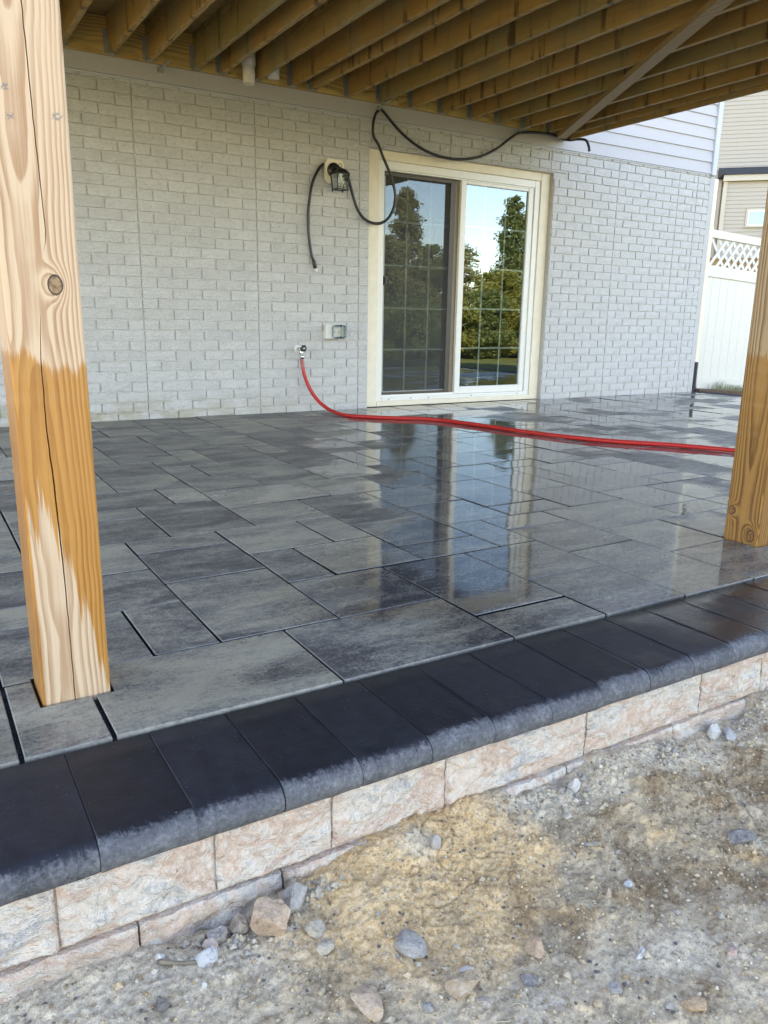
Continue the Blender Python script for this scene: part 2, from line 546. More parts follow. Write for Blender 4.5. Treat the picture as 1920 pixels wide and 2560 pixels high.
def post_wet_left(m, col, P, f):
    G = m.pos()
    X, Y, Z = m.xyz(G)
    fx = m.noise(m.vscale(G, (75, 75, 2.0)), 1.0, 3, 0.6)
    fb = m.noise(m.vscale(G, (28, 28, 0.8)), 1.0, 2, 0.5)
    zt = m.math('ADD', m.math('ADD', Z, m.math('MULTIPLY', m.math('SUBTRACT', fx, 0.5), 0.05)), m.math('MULTIPLY', m.rng(X, -3.20, -3.15, -0.03, 0.0), 1.0))
    upper = m.rng(m.math('ADD', zt, m.math('MULTIPLY', m.math('SUBTRACT', m.noise(m.vscale(G, (320, 320, 14)), 1.0, 2, 0.6), 0.5), 0.03)), 0.692, 0.672, 0.0, 1.0)
    # lower, dry again on the left two thirds, in tongues
    lim = m.rng(X, -3.215, -3.09, 0.47, 0.06, smooth=False)
    zl = m.math('ADD', m.math('ADD', Z, m.math('MULTIPLY', m.math('SUBTRACT', fx, 0.5), 0.55)), m.math('MULTIPLY', m.math('SUBTRACT', fb, 0.5), 0.25))
    lower = m.rng(m.math('ADD', m.math('SUBTRACT', zl, lim), m.math('MULTIPLY', m.math('SUBTRACT', m.noise(m.vscale(G, (320, 320, 14)), 1.0, 2, 0.6), 0.5), 0.06)), -0.02, 0.03, 0.0, 1.0)
    side = m.rng(X, -3.2175, -3.214, 1.0, 0.0)
    lower = m.math('MAXIMUM', lower, side)
    w = m.math('MULTIPLY', upper, lower)
    wc = m.mix(1.0, col, (0.78, 0.50, 0.19), mode='MULTIPLY')
    col = m.mix(w, col, wc)
    m.rough(m.rng(w, 0, 1, 0.65, 0.34))
    # grey stamp marks
    for (sx, sz) in ((-3.1868, 1.159), (-3.1829, 1.113), (-3.1007, 1.1235), (-3.108, 1.121)):
        dx = m.math('ABSOLUTE', m.math('SUBTRACT', X, sx)); dz = m.math('ABSOLUTE', m.math('SUBTRACT', Z, sz))
        k = m.math('MULTIPLY', m.rng(dx, 0.003, 0.009, 1, 0), m.rng(dz, 0.003, 0.0075, 1, 0))
        k = m.math('MULTIPLY', k, m.rng(m.noise(G, 210, 2), 0.42, 0.55))
        col = m.mix(m.math('MULTIPLY', k, 0.7), col, (0.11, 0.13, 0.16))
    return col


def post_wet_right(m, col, P, f):
    G = m.pos()
    X, Y, Z = m.xyz(G)
    fx = m.noise(m.vscale(G, (75, 75, 2.0)), 1.0, 3, 0.6)
    zt = m.math('ADD', Z, m.math('MULTIPLY', m.math('SUBTRACT', fx, 0.5), 0.10))
    w = m.rng(m.math('ADD', zt, m.math('MULTIPLY', m.math('SUBTRACT', m.noise(m.vscale(G, (320, 320, 14)), 1.0, 2, 0.6), 0.5), 0.03)), 0.69, 0.668, 0.0, 1.0)
    wc = m.mix(1.0, col, (0.80, 0.56, 0.24), mode='MULTIPLY')
    m.rough(m.rng(w, 0, 1, 0.65, 0.34))
    return m.mix(w, col, wc)


def joist_stain(m, col, P, f):
    G = m.pos()
    d = m.noise(m.vscale(P, (5, 9, 1.2)), 1.0, 4, 0.6)
    b = m.noise(m.vscale(P, (2, 2.2, 2)), 1.0, 3, 0.5)
    hue = m.n('ObjectInfo').outputs['Random']
    col = m.mix(1.0, col, m.ramp(hue, [(0.1, (0.80, 0.86, 0.80)), (0.45, (1.15, 1.02, 0.9)), (0.75, (0.95, 0.80, 0.62)), (0.95, (1.2, 1.12, 1.0))]), mode='MULTIPLY')
    col = m.mix(m.rng(d, 0.54, 0.66, 0, 0.85), col, (0.065, 0.036, 0.014))
    col = m.mix(m.rng(b, 0.46, 0.64, 0, 0.6), col, (0.27, 0.225, 0.115))
    return col


M_ = {}
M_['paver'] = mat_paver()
M_['coping'] = mat_coping()
M_['block'] = mat_block()
M_['brick'] = mat_brick()
M_['post_l'] = wood('pine_post_half_wet', (0.56, 0.405, 0.27), (0.36, 0.205, 0.11), 'z', 190, (-3.172, -4.362), extra=post_wet_left, wob=0.008, perobj=False, kn=[(-3.132, -4.444, 0.833, 0.0135)], contrast=0.95).m
M_['post_r'] = wood('pine_post_wet_foot', (0.40, 0.275, 0.155), (0.15, 0.078, 0.03), 'z', 170, (-0.735, -4.36), extra=post_wet_right, wob=0.008, perobj=False, kn=[(-0.814, -4.308, 0.111, 0.013), (-0.814, -4.394, 0.032, 0.017)], contrast=1.1).m
M_['joist'] = wood('treated_joist', (0.42, 0.285, 0.115), (0.20, 0.118, 0.04), 'y', 150, (0.02, 0.03), extra=joist_stain, wob=0.02).m
M_['ledger'] = wood('treated_ledger', (0.52, 0.36, 0.13), (0.30, 0.17, 0.05), 'x', 60, (0.05, 2.50), wob=0.03, perobj=False).m
M_['brace'] = wood('weathered_brace', (0.37, 0.25, 0.115), (0.25, 0.16, 0.07), 'y', 90, (0.02, 0.02), wob=0.02).m
M_['board'] = wood('deck_boards', (0.36, 0.24, 0.10), (0.2, 0.13, 0.05), 'x', 80, (0.02, 0.02), wob=0.02).m
M_['galv'] = plain('galvanised_steel', (0.42, 0.43, 0.43), 0.42, 0.5, 0.85, 0.3, 80)
M_['pvc'] = plain('white_pvc', (0.74, 0.71, 0.66), 0.35)
M_['cream'] = plain('cream_trim_paint', (0.75, 0.67, 0.52), 0.5, var=0.05, nscale=14)
M_['vinyl'] = plain('white_vinyl', (0.74, 0.72, 0.66), 0.32, var=0.03)
M_['fence'] = plain('white_fence_vinyl', (0.64, 0.615, 0.555), 0.38, var=0.03)
M_['siding'] = plain('lavender_grey_siding', (0.46, 0.44, 0.45), 0.55, var=0.05, nscale=60)
M_['sidingtrim'] = plain('siding_trim', (0.48, 0.495, 0.52), 0.5, var=0.03)
M_['beige'] = plain('beige_siding', (0.50, 0.44, 0.375), 0.6, var=0.05, nscale=40)
M_['beigetrim'] = plain('beige_trim', (0.60, 0.53, 0.44), 0.55, var=0.04)
M_['shingle'] = plain('dark_shingles', (0.05, 0.052, 0.06), 0.9, var=0.5, nscale=25, bump=0.6)
M_['blackrub'] = plain('black_rubber', (0.012, 0.012, 0.013), 0.38)
M_['blackmet'] = plain('black_painted_metal', (0.012, 0.011, 0.011), 0.35)
M_['bronze'] = plain('dark_bronze_frame', (0.065, 0.05, 0.035), 0.45)
M_['tanframe'] = plain('tan_interlock', (0.24, 0.19, 0.13), 0.5)  # even brown-tan colour of the door's interlock strip
M_['chrome'] = plain('chromed_brass', (0.62, 0.62, 0.60), 0.18, 0.5, 1.0)
M_['hose'] = plain('red_rubber_hose', (0.50, 0.016, 0.012), 0.46, var=0.12, nscale=60)
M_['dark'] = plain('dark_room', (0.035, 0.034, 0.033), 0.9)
M_['brownwood'] = plain('brown_stained_boards', (0.30, 0.18, 0.075), 0.7, var=0.3, nscale=8)
M_['bulb'] = plain('frosted_bulb', (0.80, 0.78, 0.72), 0.25)


def mat_sand_joint():
    m = Mat('black_joint_sand', 0.9, 0.3)
    n = m.noise(m.pos(), 320, 2, 0.6)
    m.color(m.ramp(n, [(0.35, (0.008, 0.008, 0.010)), (0.62, (0.03, 0.03, 0.033)), (0.8, (0.10, 0.10, 0.10))]))
    m.bump(n, 0.7, 0.003)
    return m.m


M_['joint'] = mat_sand_joint()


def mat_glass(name, refl=0.095, tint=(0.55, 0.62, 0.60), wave=0.012, fk=2.0):
    m = Mat(name)
    t = m.t
    t.nodes.remove(m.b)
    out = [n for n in t.nodes if n.type == 'OUTPUT_MATERIAL'][0]
    g = m.n('BsdfGlossy'); g.inputs['Roughness'].default_value = 0.0
    g.inputs['Color'].default_value = (0.76, 0.92, 1.0, 1)
    tr = m.n('BsdfTransparent'); tr.inputs['Color'].default_value = tint + (1,)
    fr = m.n('Fresnel'); fr.inputs['IOR'].default_value = 1.5
    fac = m.math('ADD', m.math('MULTIPLY', fr.outputs[0], fk), refl, clamp=True)
    mx = m.n('MixShader')
    t.links.new(fac, mx.inputs[0]); t.links.new(tr.outputs[0], mx.inputs[1]); t.links.new(g.outputs[0], mx.inputs[2])
    t.links.new(mx.outputs[0], out.inputs[0])
    if wave:
        n = m.noise(m.vscale(m.pos(), (7, 7, 3.5)), 1.0, 2, 0.5)
        b = m.n('Bump'); b.inputs['Strength'].default_value = wave; b.inputs['Distance'].default_value = 0.02
        t.links.new(n, b.inputs['Height']); t.links.new(b.outputs[0], g.inputs['Normal'])
    return m.m


M_['glass'] = mat_glass('door_glass')
M_['lampglass'] = mat_glass('clear_lamp_glass', 0.0, (0.62, 0.60, 0.57), 0, 0.7)
M_['clear'] = mat_glass('clear_plastic', 0.07, (0.80, 0.81, 0.82), 0, 1.2)


def mat_screen():
    m = Mat('insect_screen', 0.8)
    t = m.t
    out = [n for n in t.nodes if n.type == 'OUTPUT_MATERIAL'][0]
    m.color((0.09, 0.092, 0.085))
    tr = m.n('BsdfTransparent')
    mx = m.n('MixShader'); mx.inputs[0].default_value = 0.38
    t.links.new(tr.outputs[0], mx.inputs[1]); t.links.new(m.b.outputs[0], mx.inputs[2]); t.links.new(mx.outputs[0], out.inputs[0])
    return m.m


M_['screen'] = mat_screen()


def mat_dirt():
    m = Mat('mixed_soil', 0.92, 0.2)
    P = m.pos()
    X, Y, Z = m.xyz(P)
    big = m.noise(P, 3.2, 5, 0.6, 0.5)
    mid = m.noise(P, 13, 5, 0.65, 0.3)
    fine = m.noise(P, 150, 4, 0.75)
    grit = m.noise(P, 420, 2, 0.7)
    v1 = m.voro(P, 190, out='Color')
    grey = m.ramp(m.math('ADD', m.math('MULTIPLY', mid, 0.6), m.math('MULTIPLY', fine, 0.4)), [(0.36, (0.27, 0.21, 0.145)), (0.5, (0.50, 0.415, 0.315)), (0.64, (0.68, 0.59, 0.48))])
    sand = m.ramp(m.math('ADD', m.math('MULTIPLY', mid, 0.3), m.math('MULTIPLY', fine, 0.7)), [(0.34, (0.36, 0.20, 0.085)), (0.5, (0.64, 0.44, 0.245)), (0.66, (0.80, 0.64, 0.46))])
    brn = m.ramp(fine, [(0.3, (0.11, 0.068, 0.036)), (0.7, (0.36, 0.24, 0.14))])
    pale = m.ramp(fine, [(0.36, (0.42, 0.36, 0.29)), (0.64, (0.74, 0.66, 0.56))])
    # heap of sand lying against the wall
    silt = m.math('MULTIPLY', m.rng(X, -3.05, -2.85, 1.0, 0.0), m.rng(m.math('ADD', Y, m.math('MULTIPLY', m.math('SUBTRACT', mid, 0.5), 0.2)), -5.12, -5.02))
    silt2 = m.math('MULTIPLY', m.rng(X, -2.50, -2.35), m.rng(m.math('ADD', Y, m.math('MULTIPLY', m.math('SUBTRACT', mid, 0.5), 0.25)), -5.06, -4.99))
    silt = m.math('MULTIPLY', m.math('MAXIMUM', silt, silt2), 0.7)
    dx = m.math('MULTIPLY', m.math('ADD', X, 2.66), 2.6)
    dy = m.math('MULTIPLY', m.math('ADD', Y, 5.06), 3.6)
    heap = m.math('SQRT', m.math('ADD', m.math('MULTIPLY', dx, dx), m.math('MULTIPLY', dy, dy)))
    sm = m.math('ADD', m.rng(heap, 0.25, 1.0, 0.42, 0.0), m.math('MULTIPLY', big, 0.75))
    sm = m.math('ADD', sm, m.math('MULTIPLY', m.math('SUBTRACT', mid, 0.5), 0.9))
    col = m.mix(m.rng(sm, 0.42, 0.66), grey, sand)
    b2 = m.noise(m.vadd(P, (5.2, 1.3, 0.0)), 6.0, 5, 0.65, 0.6)
    col = m.mix(m.rng(m.math('ADD', b2, m.rng(X, -2.75, -1.9, -0.02, 0.055)), 0.52, 0.66, 0.0, 0.75), col, brn)
    col = m.mix(m.rng(X, -2.7, -1.9, 0.0, 0.45), col, m.mix(1.0, col, (0.86, 0.74, 0.58), mode='MULTIPLY'))
    col = m.mix(silt, col, pale)
    b3 = m.noise(m.vadd(P, (2.2, 9.3, 0.0)), 4.2, 5, 0.62, 0.5)
    col = m.mix(m.rng(b3, 0.53, 0.66, 0.0, 0.7), col, pale)
    col = m.mix(m.rng(grit, 0.62, 0.74, 0, 0.5), col, (0.56, 0.52, 0.43))
    col = m.mix(m.rng(grit, 0.40, 0.30, 0, 0.6), col, (0.08, 0.065, 0.05))
    dk = m.math('MULTIPLY', m.rng(m.voro(m.vadd(P, m.vmul(m.noise(P, 60, 2, col=True), 0.01)), 85), 0.10, 0.24, 1.0, 0.0), m.rng(m.noise(P, 16, 3, 0.7), 0.46, 0.56))
    col = m.mix(m.math('MULTIPLY', dk, 0.55), col, (0.12, 0.09, 0.06))
    lt = m.math('MULTIPLY', m.rng(m.voro(m.vadd(P, (3.1, 1.7, 0.0)), 110), 0.08, 0.2, 1.0, 0.0), m.rng(m.noise(m.vadd(P, (1.0, 4.0, 0.0)), 20, 3, 0.7), 0.48, 0.56))
    col = m.mix(m.math('MULTIPLY', lt, 0.7), col, (0.66, 0.58, 0.46))
    col = m.mix(1.0, col, (1.0, 0.955, 0.865), mode='MULTIPLY')
    m.color(col)
    m.bump(m.math('ADD', m.math('MULTIPLY', fine, 0.9), m.math('MULTIPLY', grit, 0.6)), 0.65, 0.005)
    return m.m


M_['dirt'] = mat_dirt()


def mat_rock():
    m = Mat('stone', 0.85, 0.3)
    P = m.obj()
    c = m.ocol()
    r = m.orand()
    v = m.vadd(P, m.comb(m.math('MULTIPLY', r, 9.0), m.math('MULTIPLY', r, 5.0), r))
    n = m.noise(v, 60, 5, 0.7, 0.5)
    g = m.noise(v, 230, 3, 0.7)
    f = m.math('ADD', m.math('MULTIPLY', n, 0.65), m.math('MULTIPLY', g, 0.35))
    dark = m.mix(1.0, c, (0.50, 0.50, 0.52), mode='MULTIPLY')
    lite = m.mix(0.42, c, (0.62, 0.58, 0.54))
    col = m.mix(m.rng(f, 0.34, 0.5), dark, c)
    col = m.mix(m.rng(f, 0.5, 0.64, 0, 0.85), col, lite)
    m.color(col)
    m.bump(f, 0.9, 0.007)
    return m.m


M_['rock'] = mat_rock()


def mat_lawn():
    m = Mat('lawn_grass', 0.9, 0.2)
    P = m.pos()
    n = m.noise(P, 0.35, 5, 0.6)
    f = m.noise(P, 18, 4, 0.7)
    m.color(m.mix(0.5, m.ramp(n, [(0.3, (0.06, 0.085, 0.022)), (0.7, (0.13, 0.135, 0.045))]), m.ramp(f, [(0.3, (0.045, 0.06, 0.016)), (0.7, (0.14, 0.15, 0.06))])))
    m.bump(f, 0.8, 0.05)
    return m.m


M_['lawn'] = mat_lawn()


def mat_leaf(name, a, b):
    m = Mat(name, 0.6, 0.3)
    n = m.noise(m.pos(), 1.3, 4, 0.7)
    f = m.noise(m.pos(), 9, 2, 0.7)
    m.color(m.ramp(m.math('ADD', m.math('MULTIPLY', n, 0.6), m.math('MULTIPLY', f, 0.4)), [(0.32, a), (0.66, b)]))
    m.b.inputs['Transmission Weight'].default_value = 0.0
    t = m.t
    out = [q for q in t.nodes if q.type == 'OUTPUT_MATERIAL'][0]
    tl = m.n('BsdfTranslucent'); tl.inputs['Color'].default_value = tuple(min(1, x * 1.8) for x in b) + (1,)
    ad = m.n('MixShader'); ad.inputs[0].default_value = 0.35
    t.links.new(m.b.outputs[0], ad.inputs[1]); t.links.new(tl.outputs[0], ad.inputs[2]); t.links.new(ad.outputs[0], out.inputs[0])
    return m.m


M_['leaf1'] = mat_leaf('bright_leaves', (0.08, 0.10, 0.02), (0.24, 0.235, 0.06))
M_['leaf2'] = mat_leaf('dark_leaves', (0.06, 0.09, 0.03), (0.15, 0.18, 0.065))
M_['leaf3'] = mat_leaf('olive_leaves', (0.08, 0.095, 0.035), (0.22, 0.21, 0.09))
M_['bark'] = plain('bark', (0.22, 0.18, 0.13), 0.9, var=0.4, nscale=12)
M_['grass'] = plain('grass_blades', (0.20, 0.22, 0.09), 0.7, var=0.4, nscale=30)
M_['mulch'] = plain('brown_mulch', (0.12, 0.07, 0.045), 0.95, var=0.5, nscale=60, bump=0.8)

# ================================================================== GROUND
WX = [-6, -3.37, -3.16, -3.0, -2.84, -2.70, -2.60, -2.54, -2.40, -2.24, -2.14, -2.0, -1.85, -1.70, -1.60, -1.54, -1.45, 0, 6]
WZ = [-.235, -.226, -.236, -.246, -.214, -.180, -.163, -.180, -.190, -.232, -.190, -.205, -.222, -.238, -.226, -.190, -.178, -.18, -.2]


def ground_z(X, Y):
    d = np.clip(-4.94 - Y, 0, None)
    zw = np.interp(X, WX, WZ)
    far = -0.246 - 0.035 * d + 0.02 * (X + 2.6).clip(-1.5, 1.5) * 0.6
    far = np.where(d > 3.0, far, far)
    k = np.exp(-(d / 0.16) ** 1.3)
    z = far * (1 - k) + zw * k
    z = z + 0.022 * fbm(X * 5, Y * 5, 3, 3) + 0.010 * fbm(X * 17, Y * 17, 3, 9) + 0.0034 * fbm(X * 60, Y * 60, 3, 21) + 0.0048 * fbm(X * 150, Y * 150, 2, 31)
    lump = np.clip(fbm(X * 42, Y * 42, 2, 44) - 0.14, 0, 1)
    z = z + 0.012 * lump
    crack = np.abs(fbm(X * 9, Y * 9, 3, 71))
    z = z - 0.007 * np.exp(-(crack / 0.012) ** 2) * (vn(X * 4, Y * 4, 5) > 0.08)
    return np.maximum(z, -1.3)


def axis(lo, hi, step, outer):
    a = list(np.arange(lo, hi, step))
    l, r, s = lo, hi, step
    L, R_ = [], []
    while l > -outer:
        s *= 1.35; l -= s; L.append(l)
    s = step
    while r < outer:
        s *= 1.35; r += s; R_.append(r)
    return np.array(L[::-1] + a + R_)


gx = axis(-3.62, -1.1, 0.0034, 14)
gy_in = list(np.arange(-5.72, -4.90, 0.0034))
o_, s_, y_ = [], 0.0034, -5.72
while y_ > -8.1:
    s_ *= 1.3; y_ -= s_; o_.append(y_)
gy = np.array(o_[::-1] + gy_in)
GX, GY = np.meshgrid(gx, gy)
GZ = ground_z(GX, GY)
V = np.stack([GX, GY, GZ], -1).reshape(-1, 3)
nx, ny = len(gx), len(gy)
ii = (np.arange(ny - 1)[:, None] * nx + np.arange(nx - 1)[None]).ravel()
F = np.stack([ii, ii + 1, ii + nx + 1, ii + nx], -1)
me = bpy.data.meshes.new('ground')
me.vertices.add(len(V)); me.vertices.foreach_set('co', V.ravel().astype(np.float32))
me.loops.add(F.size); me.loops.foreach_set('vertex_index', F.ravel().astype(np.int32))
me.polygons.add(len(F)); me.polygons.foreach_set('loop_start', np.arange(0, F.size, 4, dtype=np.int32))
me.polygons.foreach_set('use_smooth', np.ones(len(F), bool))
me.update(calc_edges=True)
tag(link('ground', me, M_['dirt']), 'bare sandy and grey soil in front of the stone edging', kind='structure')


def lawn_z(x, y):
    d = max(0.0, -9.0 - y)
    e = max(0.0, x - 4.9) * 0.03 if y > -9 else 0.12 * max(0.0, min(1, (x - 4.9) / 4))
    return -0.40 - 0.070 * min(d, 12) if y < -9 else -0.40 - 0.1 * (y > -8)


# lawn sheet: below the soil, out to the horizon, rising to the house pad on the right
xs = [-900, -200, -60, -14, -8, -4, 0, 4.0, 4.72, 6, 8, 10, 14, 20, 30, 60, 200, 900]
ys = [-900, -200, -80, -45, -30, -22, -16, -12, -9.5, -8.3, -7.5, -6, -4, -2, 0, 1, 3, 8, 20, 80, 200, 900]
vv, ff = [], []
for y in ys:
    for x in xs:
        z = lawn_z(x, y)
        if y >= -9 and x >= 4.7: z = -0.03 - 0.055 * (x - 4.7) if x < 20 else -0.87
        elif y < -9 and x >= 4.7: z = min(z, -0.4)
        vv.append((x, y, z))
for j in range(len(ys) - 1):
    for i in range(len(xs) - 1):
        k = j * len(xs) + i
        ff.append((k, k + 1, k + 1 + len(xs), k + len(xs)))
tag(link('lawn', mesh(vv, ff, True), M_['lawn']), 'grass lawn running out behind the camera and beside the house', kind='structure')

# ================================================================== HOUSE
house = empty('house', (0, 0, 0), label='grey painted brick house with pale siding above the brick', cat='house')
H, L = 0.07584709, 0.2286
OPX0, OPX1, OPZ = 0.10, 2.142, 2.152
wb = MB()
YB = 0.0095
wb.box(-7.0, OPX0, YB, 0.25, -0.4, 2.372).box(OPX1, 4.5, YB, 0.25, -0.4, 2.372).box(OPX0, OPX1, YB, 0.25, OPZ, 2.372)
wb.box(4.425, 4.5, 0.001, YB + 0.001, -0.02, 2.372)
wb.box(4.25, 4.499, 0.25, 9.0, -0.4, 2.372).box(-7.0, -6.8, 0.25, 9.0, -0.4, 2.372).box(-7.0, 4.499, 8.8, 9.0, -0.4, 2.3719)
wall = wb.build('brick_wall', M_['brick'], house)

panels = [(-7.315 + 0.9144 * i, -7.315 + 0.9144 * (i + 1)) for i in range(8)] + [(0, .9144), (.9144, 1.8288), (1.8288, 2.095), (2.095, 3.009), (3.009, 3.924), (3.924, 4.224), (4.224, 4.425)]
bricks = []
for k in range(0, 32):
    z1 = 0.05686 + k * H
    z0 = z1 - H
    z0c, z1c = max(z0, -0.015) + (0.0037 if z0 > 0 else 0), min(z1, 2.3755) - 0.0037
    if z1c - z0c < 0.012: continue
    for (a, b) in panels:
        heads = []
        x = a + (L if k % 2 == 0 else L / 2)
        while x < b - 0.03:
            heads.append(x); x += L
        eds = [a] + heads + [b]
        for i in range(len(eds) - 1):
            g0 = (0.0045 if k % 2 == 0 else 0.0008) if i == 0 else 0.0036
            g1 = (0.0045 if k % 2 == 0 else 0.0008) if i == len(eds) - 2 else 0.0036
            x0, x1 = eds[i] + g0, eds[i + 1] - g1
            zz0, zz1 = z0c, z1c
            if x1 < -6.95: continue
            if zz0 < OPZ and x1 > OPX0 - 0.004 and x0 < OPX1 + 0.004:
                if zz1 > OPZ + 0.012 and zz0 < OPZ:
                    segs = [(max(x0, -9), x1, OPZ + 0.003 + rnd.uniform(0, .006), zz1)]
                else:
                    segs = []
                    if x0 < OPX0 - 0.02: segs.append((x0, OPX0 - rnd.uniform(.0, .008), zz0, zz1))
                    if x1 > OPX1 + 0.02: segs.append((OPX1 + rnd.uniform(.0, .010), x1, zz0, zz1))
            else:
                segs = [(x0, x1, zz0, zz1)]
            for s in segs:
                if s[1] - s[0] > 0.012: bricks.append(s)
bcache = {}


def brick_mesh(w, h, var):
    key = (round(w, 3), round(h, 3), var)
    if key in bcache: return bcache[key]
    r = random.Random(hash(key) & 0xffff)
    nX, nZ = max(1, int(w / 0.045)), 2
    b = 0.0025
    v, f = [], []
    for j in range(nZ + 1):
        for i in range(nX + 1):
            e = i in (0, nX) or j in (0, nZ)
            v.append((-w / 2 + b + (w - 2 * b) * i / nX + (0 if e else r.uniform(-.006, .006)), (r.uniform(-.0012, .0012) if e else r.uniform(-.0055, .0015)), -h / 2 + b + (h - 2 * b) * j / nZ))
    for j in range(nZ):
        for i in range(nX):
            q = j * (nX + 1) + i
            f.append((q, q + 1, q + nX + 2, q + nX + 1))
    rim = [i for i in range(nX + 1)] + [j * (nX + 1) + nX for j in range(1, nZ + 1)] + [nZ * (nX + 1) + i for i in range(nX - 1, -1, -1)] + [j * (nX + 1) for j in range(nZ - 1, 0, -1)]
    n0 = len(v)
    for q in rim:
        x, y, z = v[q]
        v.append((x + (b if x > w / 2 - 2 * b else (-b if x < -w / 2 + 2 * b else 0)) + r.uniform(-.0008, .0008), YB + 0.004, z + (b if z > h / 2 - 2 * b else (-b if z < -h / 2 + 2 * b else 0)) + r.uniform(-.0008, .0008)))
    for i in range(len(rim)):
        j = (i + 1) % len(rim)
        f.append((rim[i], n0 + i, n0 + j, rim[j]))
    me = mesh(v, f)
    me.materials.append(M_['brick'])
    bcache[key] = me
    return me


def area(s):
    c4 = np.array([(s[0], 0, s[2]), (s[1], 0, s[2]), (s[1], 0, s[3]), (s[0], 0, s[3])])
    p, d = px(c4)
    if d.min() < 0.2: return 0
    x, y = p[:, 0].clip(0, 1920), p[:, 1].clip(0, 2560)
    A = 0.5 * abs(np.dot(x, np.roll(y, -1)) - np.dot(y, np.roll(x, -1)))
    if s[1] < -2.30 and s[2] > 1.0: A *= 0.2          # behind the near post
    return A


bricks.sort(key=area, reverse=True)
stuffv = MB()
for n, s in enumerate(bricks):
    w, h = s[1] - s[0], s[3] - s[2]
    me = brick_mesh(w, h, rnd.randrange(5))
    cx, cz = (s[0] + s[1]) / 2, (s[2] + s[3]) / 2
    dy = rnd.uniform(-.0012, .0006)
    if n < 300:
        o = link('brick', me, None, wall)
        o.location = (cx, dy, cz)
    else:
        stuffv.add([(v.co.x + cx, v.co.y + dy, v.co.z + cz) for v in me.vertices], [tuple(p.vertices) for p in me.polygons])
tag(stuffv.build('brick_courses', M_['brick'], wall), kind='stuff')

# siding above the brick
lap = 0.1145


def lapboard(x0, x1, z0, z1, y0, proud=0.014, mat=None, parent=None, name='siding_board', ang=None):
    v = [(x0, y0 - proud, z0), (x1, y0 - proud, z0), (x1, y0 - 0.002, z1), (x0, y0 - 0.002, z1), (x0, y0 + 0.004, z0), (x1, y0 + 0.004, z0), (x1, y0 + .006, z1), (x0, y0 + .006, z1)]
    f = [(0, 1, 2, 3), (5, 4, 7, 6), (4, 5, 1, 0), (3, 2, 6, 7), (0, 3, 7, 4), (1, 5, 6, 2)]
    return link(name, mesh(v, f), mat, parent)


sh = MB().box(-7.0, 4.44, 0.0, 0.25, 2.374, 7.6).box(4.25, 4.44, 0.25, 9.0, 2.374, 7.6).box(-7.0, -6.8, 0.25, 9.0, 2.374, 7.6).box(-7.0, 4.44, 8.8, 9.0, 2.374, 7.6)
sh.build('upper_wall', M_['siding'], house)
z = 2.368
for i in range(46):
    lapboard(-7.0, 4.43, z, min(z + lap + 0.004, 7.6), -0.004, 0.016, M_['siding'], house)
    z += lap
MB().box(4.40, 4.475, -0.034, 0.05, 2.352, 7.6, 0.004).build('corner_post', M_['sidingtrim'], house)
MB().box(-7.0, 4.399, -0.010, 0.006, 2.355, 2.366).build('starter_strip', M_['sidingtrim'], house)
rb = MB()
rb.add([(-7.5, -0.6, 7.5), (5.0, -0.6, 7.5), (5.0, 4.5, 9.6), (-7.5, 4.5, 9.6), (-7.5, 9.6, 7.5), (5.0, 9.6, 7.5), (-7.5, -0.6, 7.65), (5.0, -0.6, 7.65), (5.0, 4.5, 9.75), (-7.5, 4.5, 9.75), (-7.5, 9.6, 7.65), (5.0, 9.6, 7.65)],
       [(0, 3, 2, 1), (3, 4, 5, 2), (6, 7, 8, 9), (9, 8, 11, 10), (0, 1, 7, 6), (4, 10, 11, 5), (1, 2, 8, 7), (2, 5, 11, 8), (0, 6, 9, 3), (3, 9, 10, 4)])
rb.build('roof', M_['shingle'], house)

# ---- sliding door
door = MB().box(OPX0, 0.226, 0.052, 0.20, 0.0, OPZ, 0.004).box(2.032, OPX1, 0.052, 0.20, 0.0, OPZ, 0.004).box(0.2262, 2.0318, 0.054, 0.20, 2.076, OPZ, 0.004).box(0.2262, 2.0318, 0.050, 0.20, 0.0, 0.045, 0.004)
door = door.build('sliding_door', M_['cream'], house)
fr = MB().box(0.2264, 0.285, 0.066, 0.19, 0.0452, 2.0758, 0.003).box(1.972, 2.0316, 0.066, 0.19, 0.0452, 2.0758, 0.003).box(0.2852, 1.9718, 0.068, 0.19, 2.012, 2.0757, 0.003).box(0.2852, 1.9718, 0.060, 0.19, 0.0453, 0.082, 0.003)
fr.box(0.2852, 1.9718, 0.076, 0.10, 2.000, 2.0118, 0.002).box(0.2852, 1.9718, 0.118, 0.126, 0.082, 0.096).box(0.2852, 1.10, 0.076, 0.084, 0.082, 0.100)
fr.build('door_frame', M_['vinyl'], door)
sr = MB().box(1.108, 1.170, 0.080, 0.118, 0.083, 2.011, 0.004).box(1.908, 1.9715, 0.080, 0.118, 0.083, 2.011, 0.004).box(1.1702, 1.9078, 0.081, 0.117, 0.083, 0.149, 0.004).box(1.1702, 1.9078, 0.081, 0.117, 1.973, 2.011, 0.004)
sr.build('fixed_sash', M_['vinyl'], door)
link('pane', mesh([(1.168, 0.100, 0.147), (1.910, 0.100, 0.147), (1.910, 0.100, 1.975), (1.168, 0.100, 1.975)], [(0, 1, 2, 3)]), M_['glass'], door)
sl = MB().box(0.2856, 0.342, 0.140, 0.178, 0.083, 2.011, 0.003).box(1.075, 1.140, 0.140, 0.178, 0.083, 2.011, 0.003).box(0.3422, 1.0748, 0.141, 0.177, 0.083, 0.125, 0.003).box(0.3422, 1.0748, 0.141, 0.177, 1.985, 2.011, 0.003)
sl.build('sliding_sash', M_['vinyl'], door)
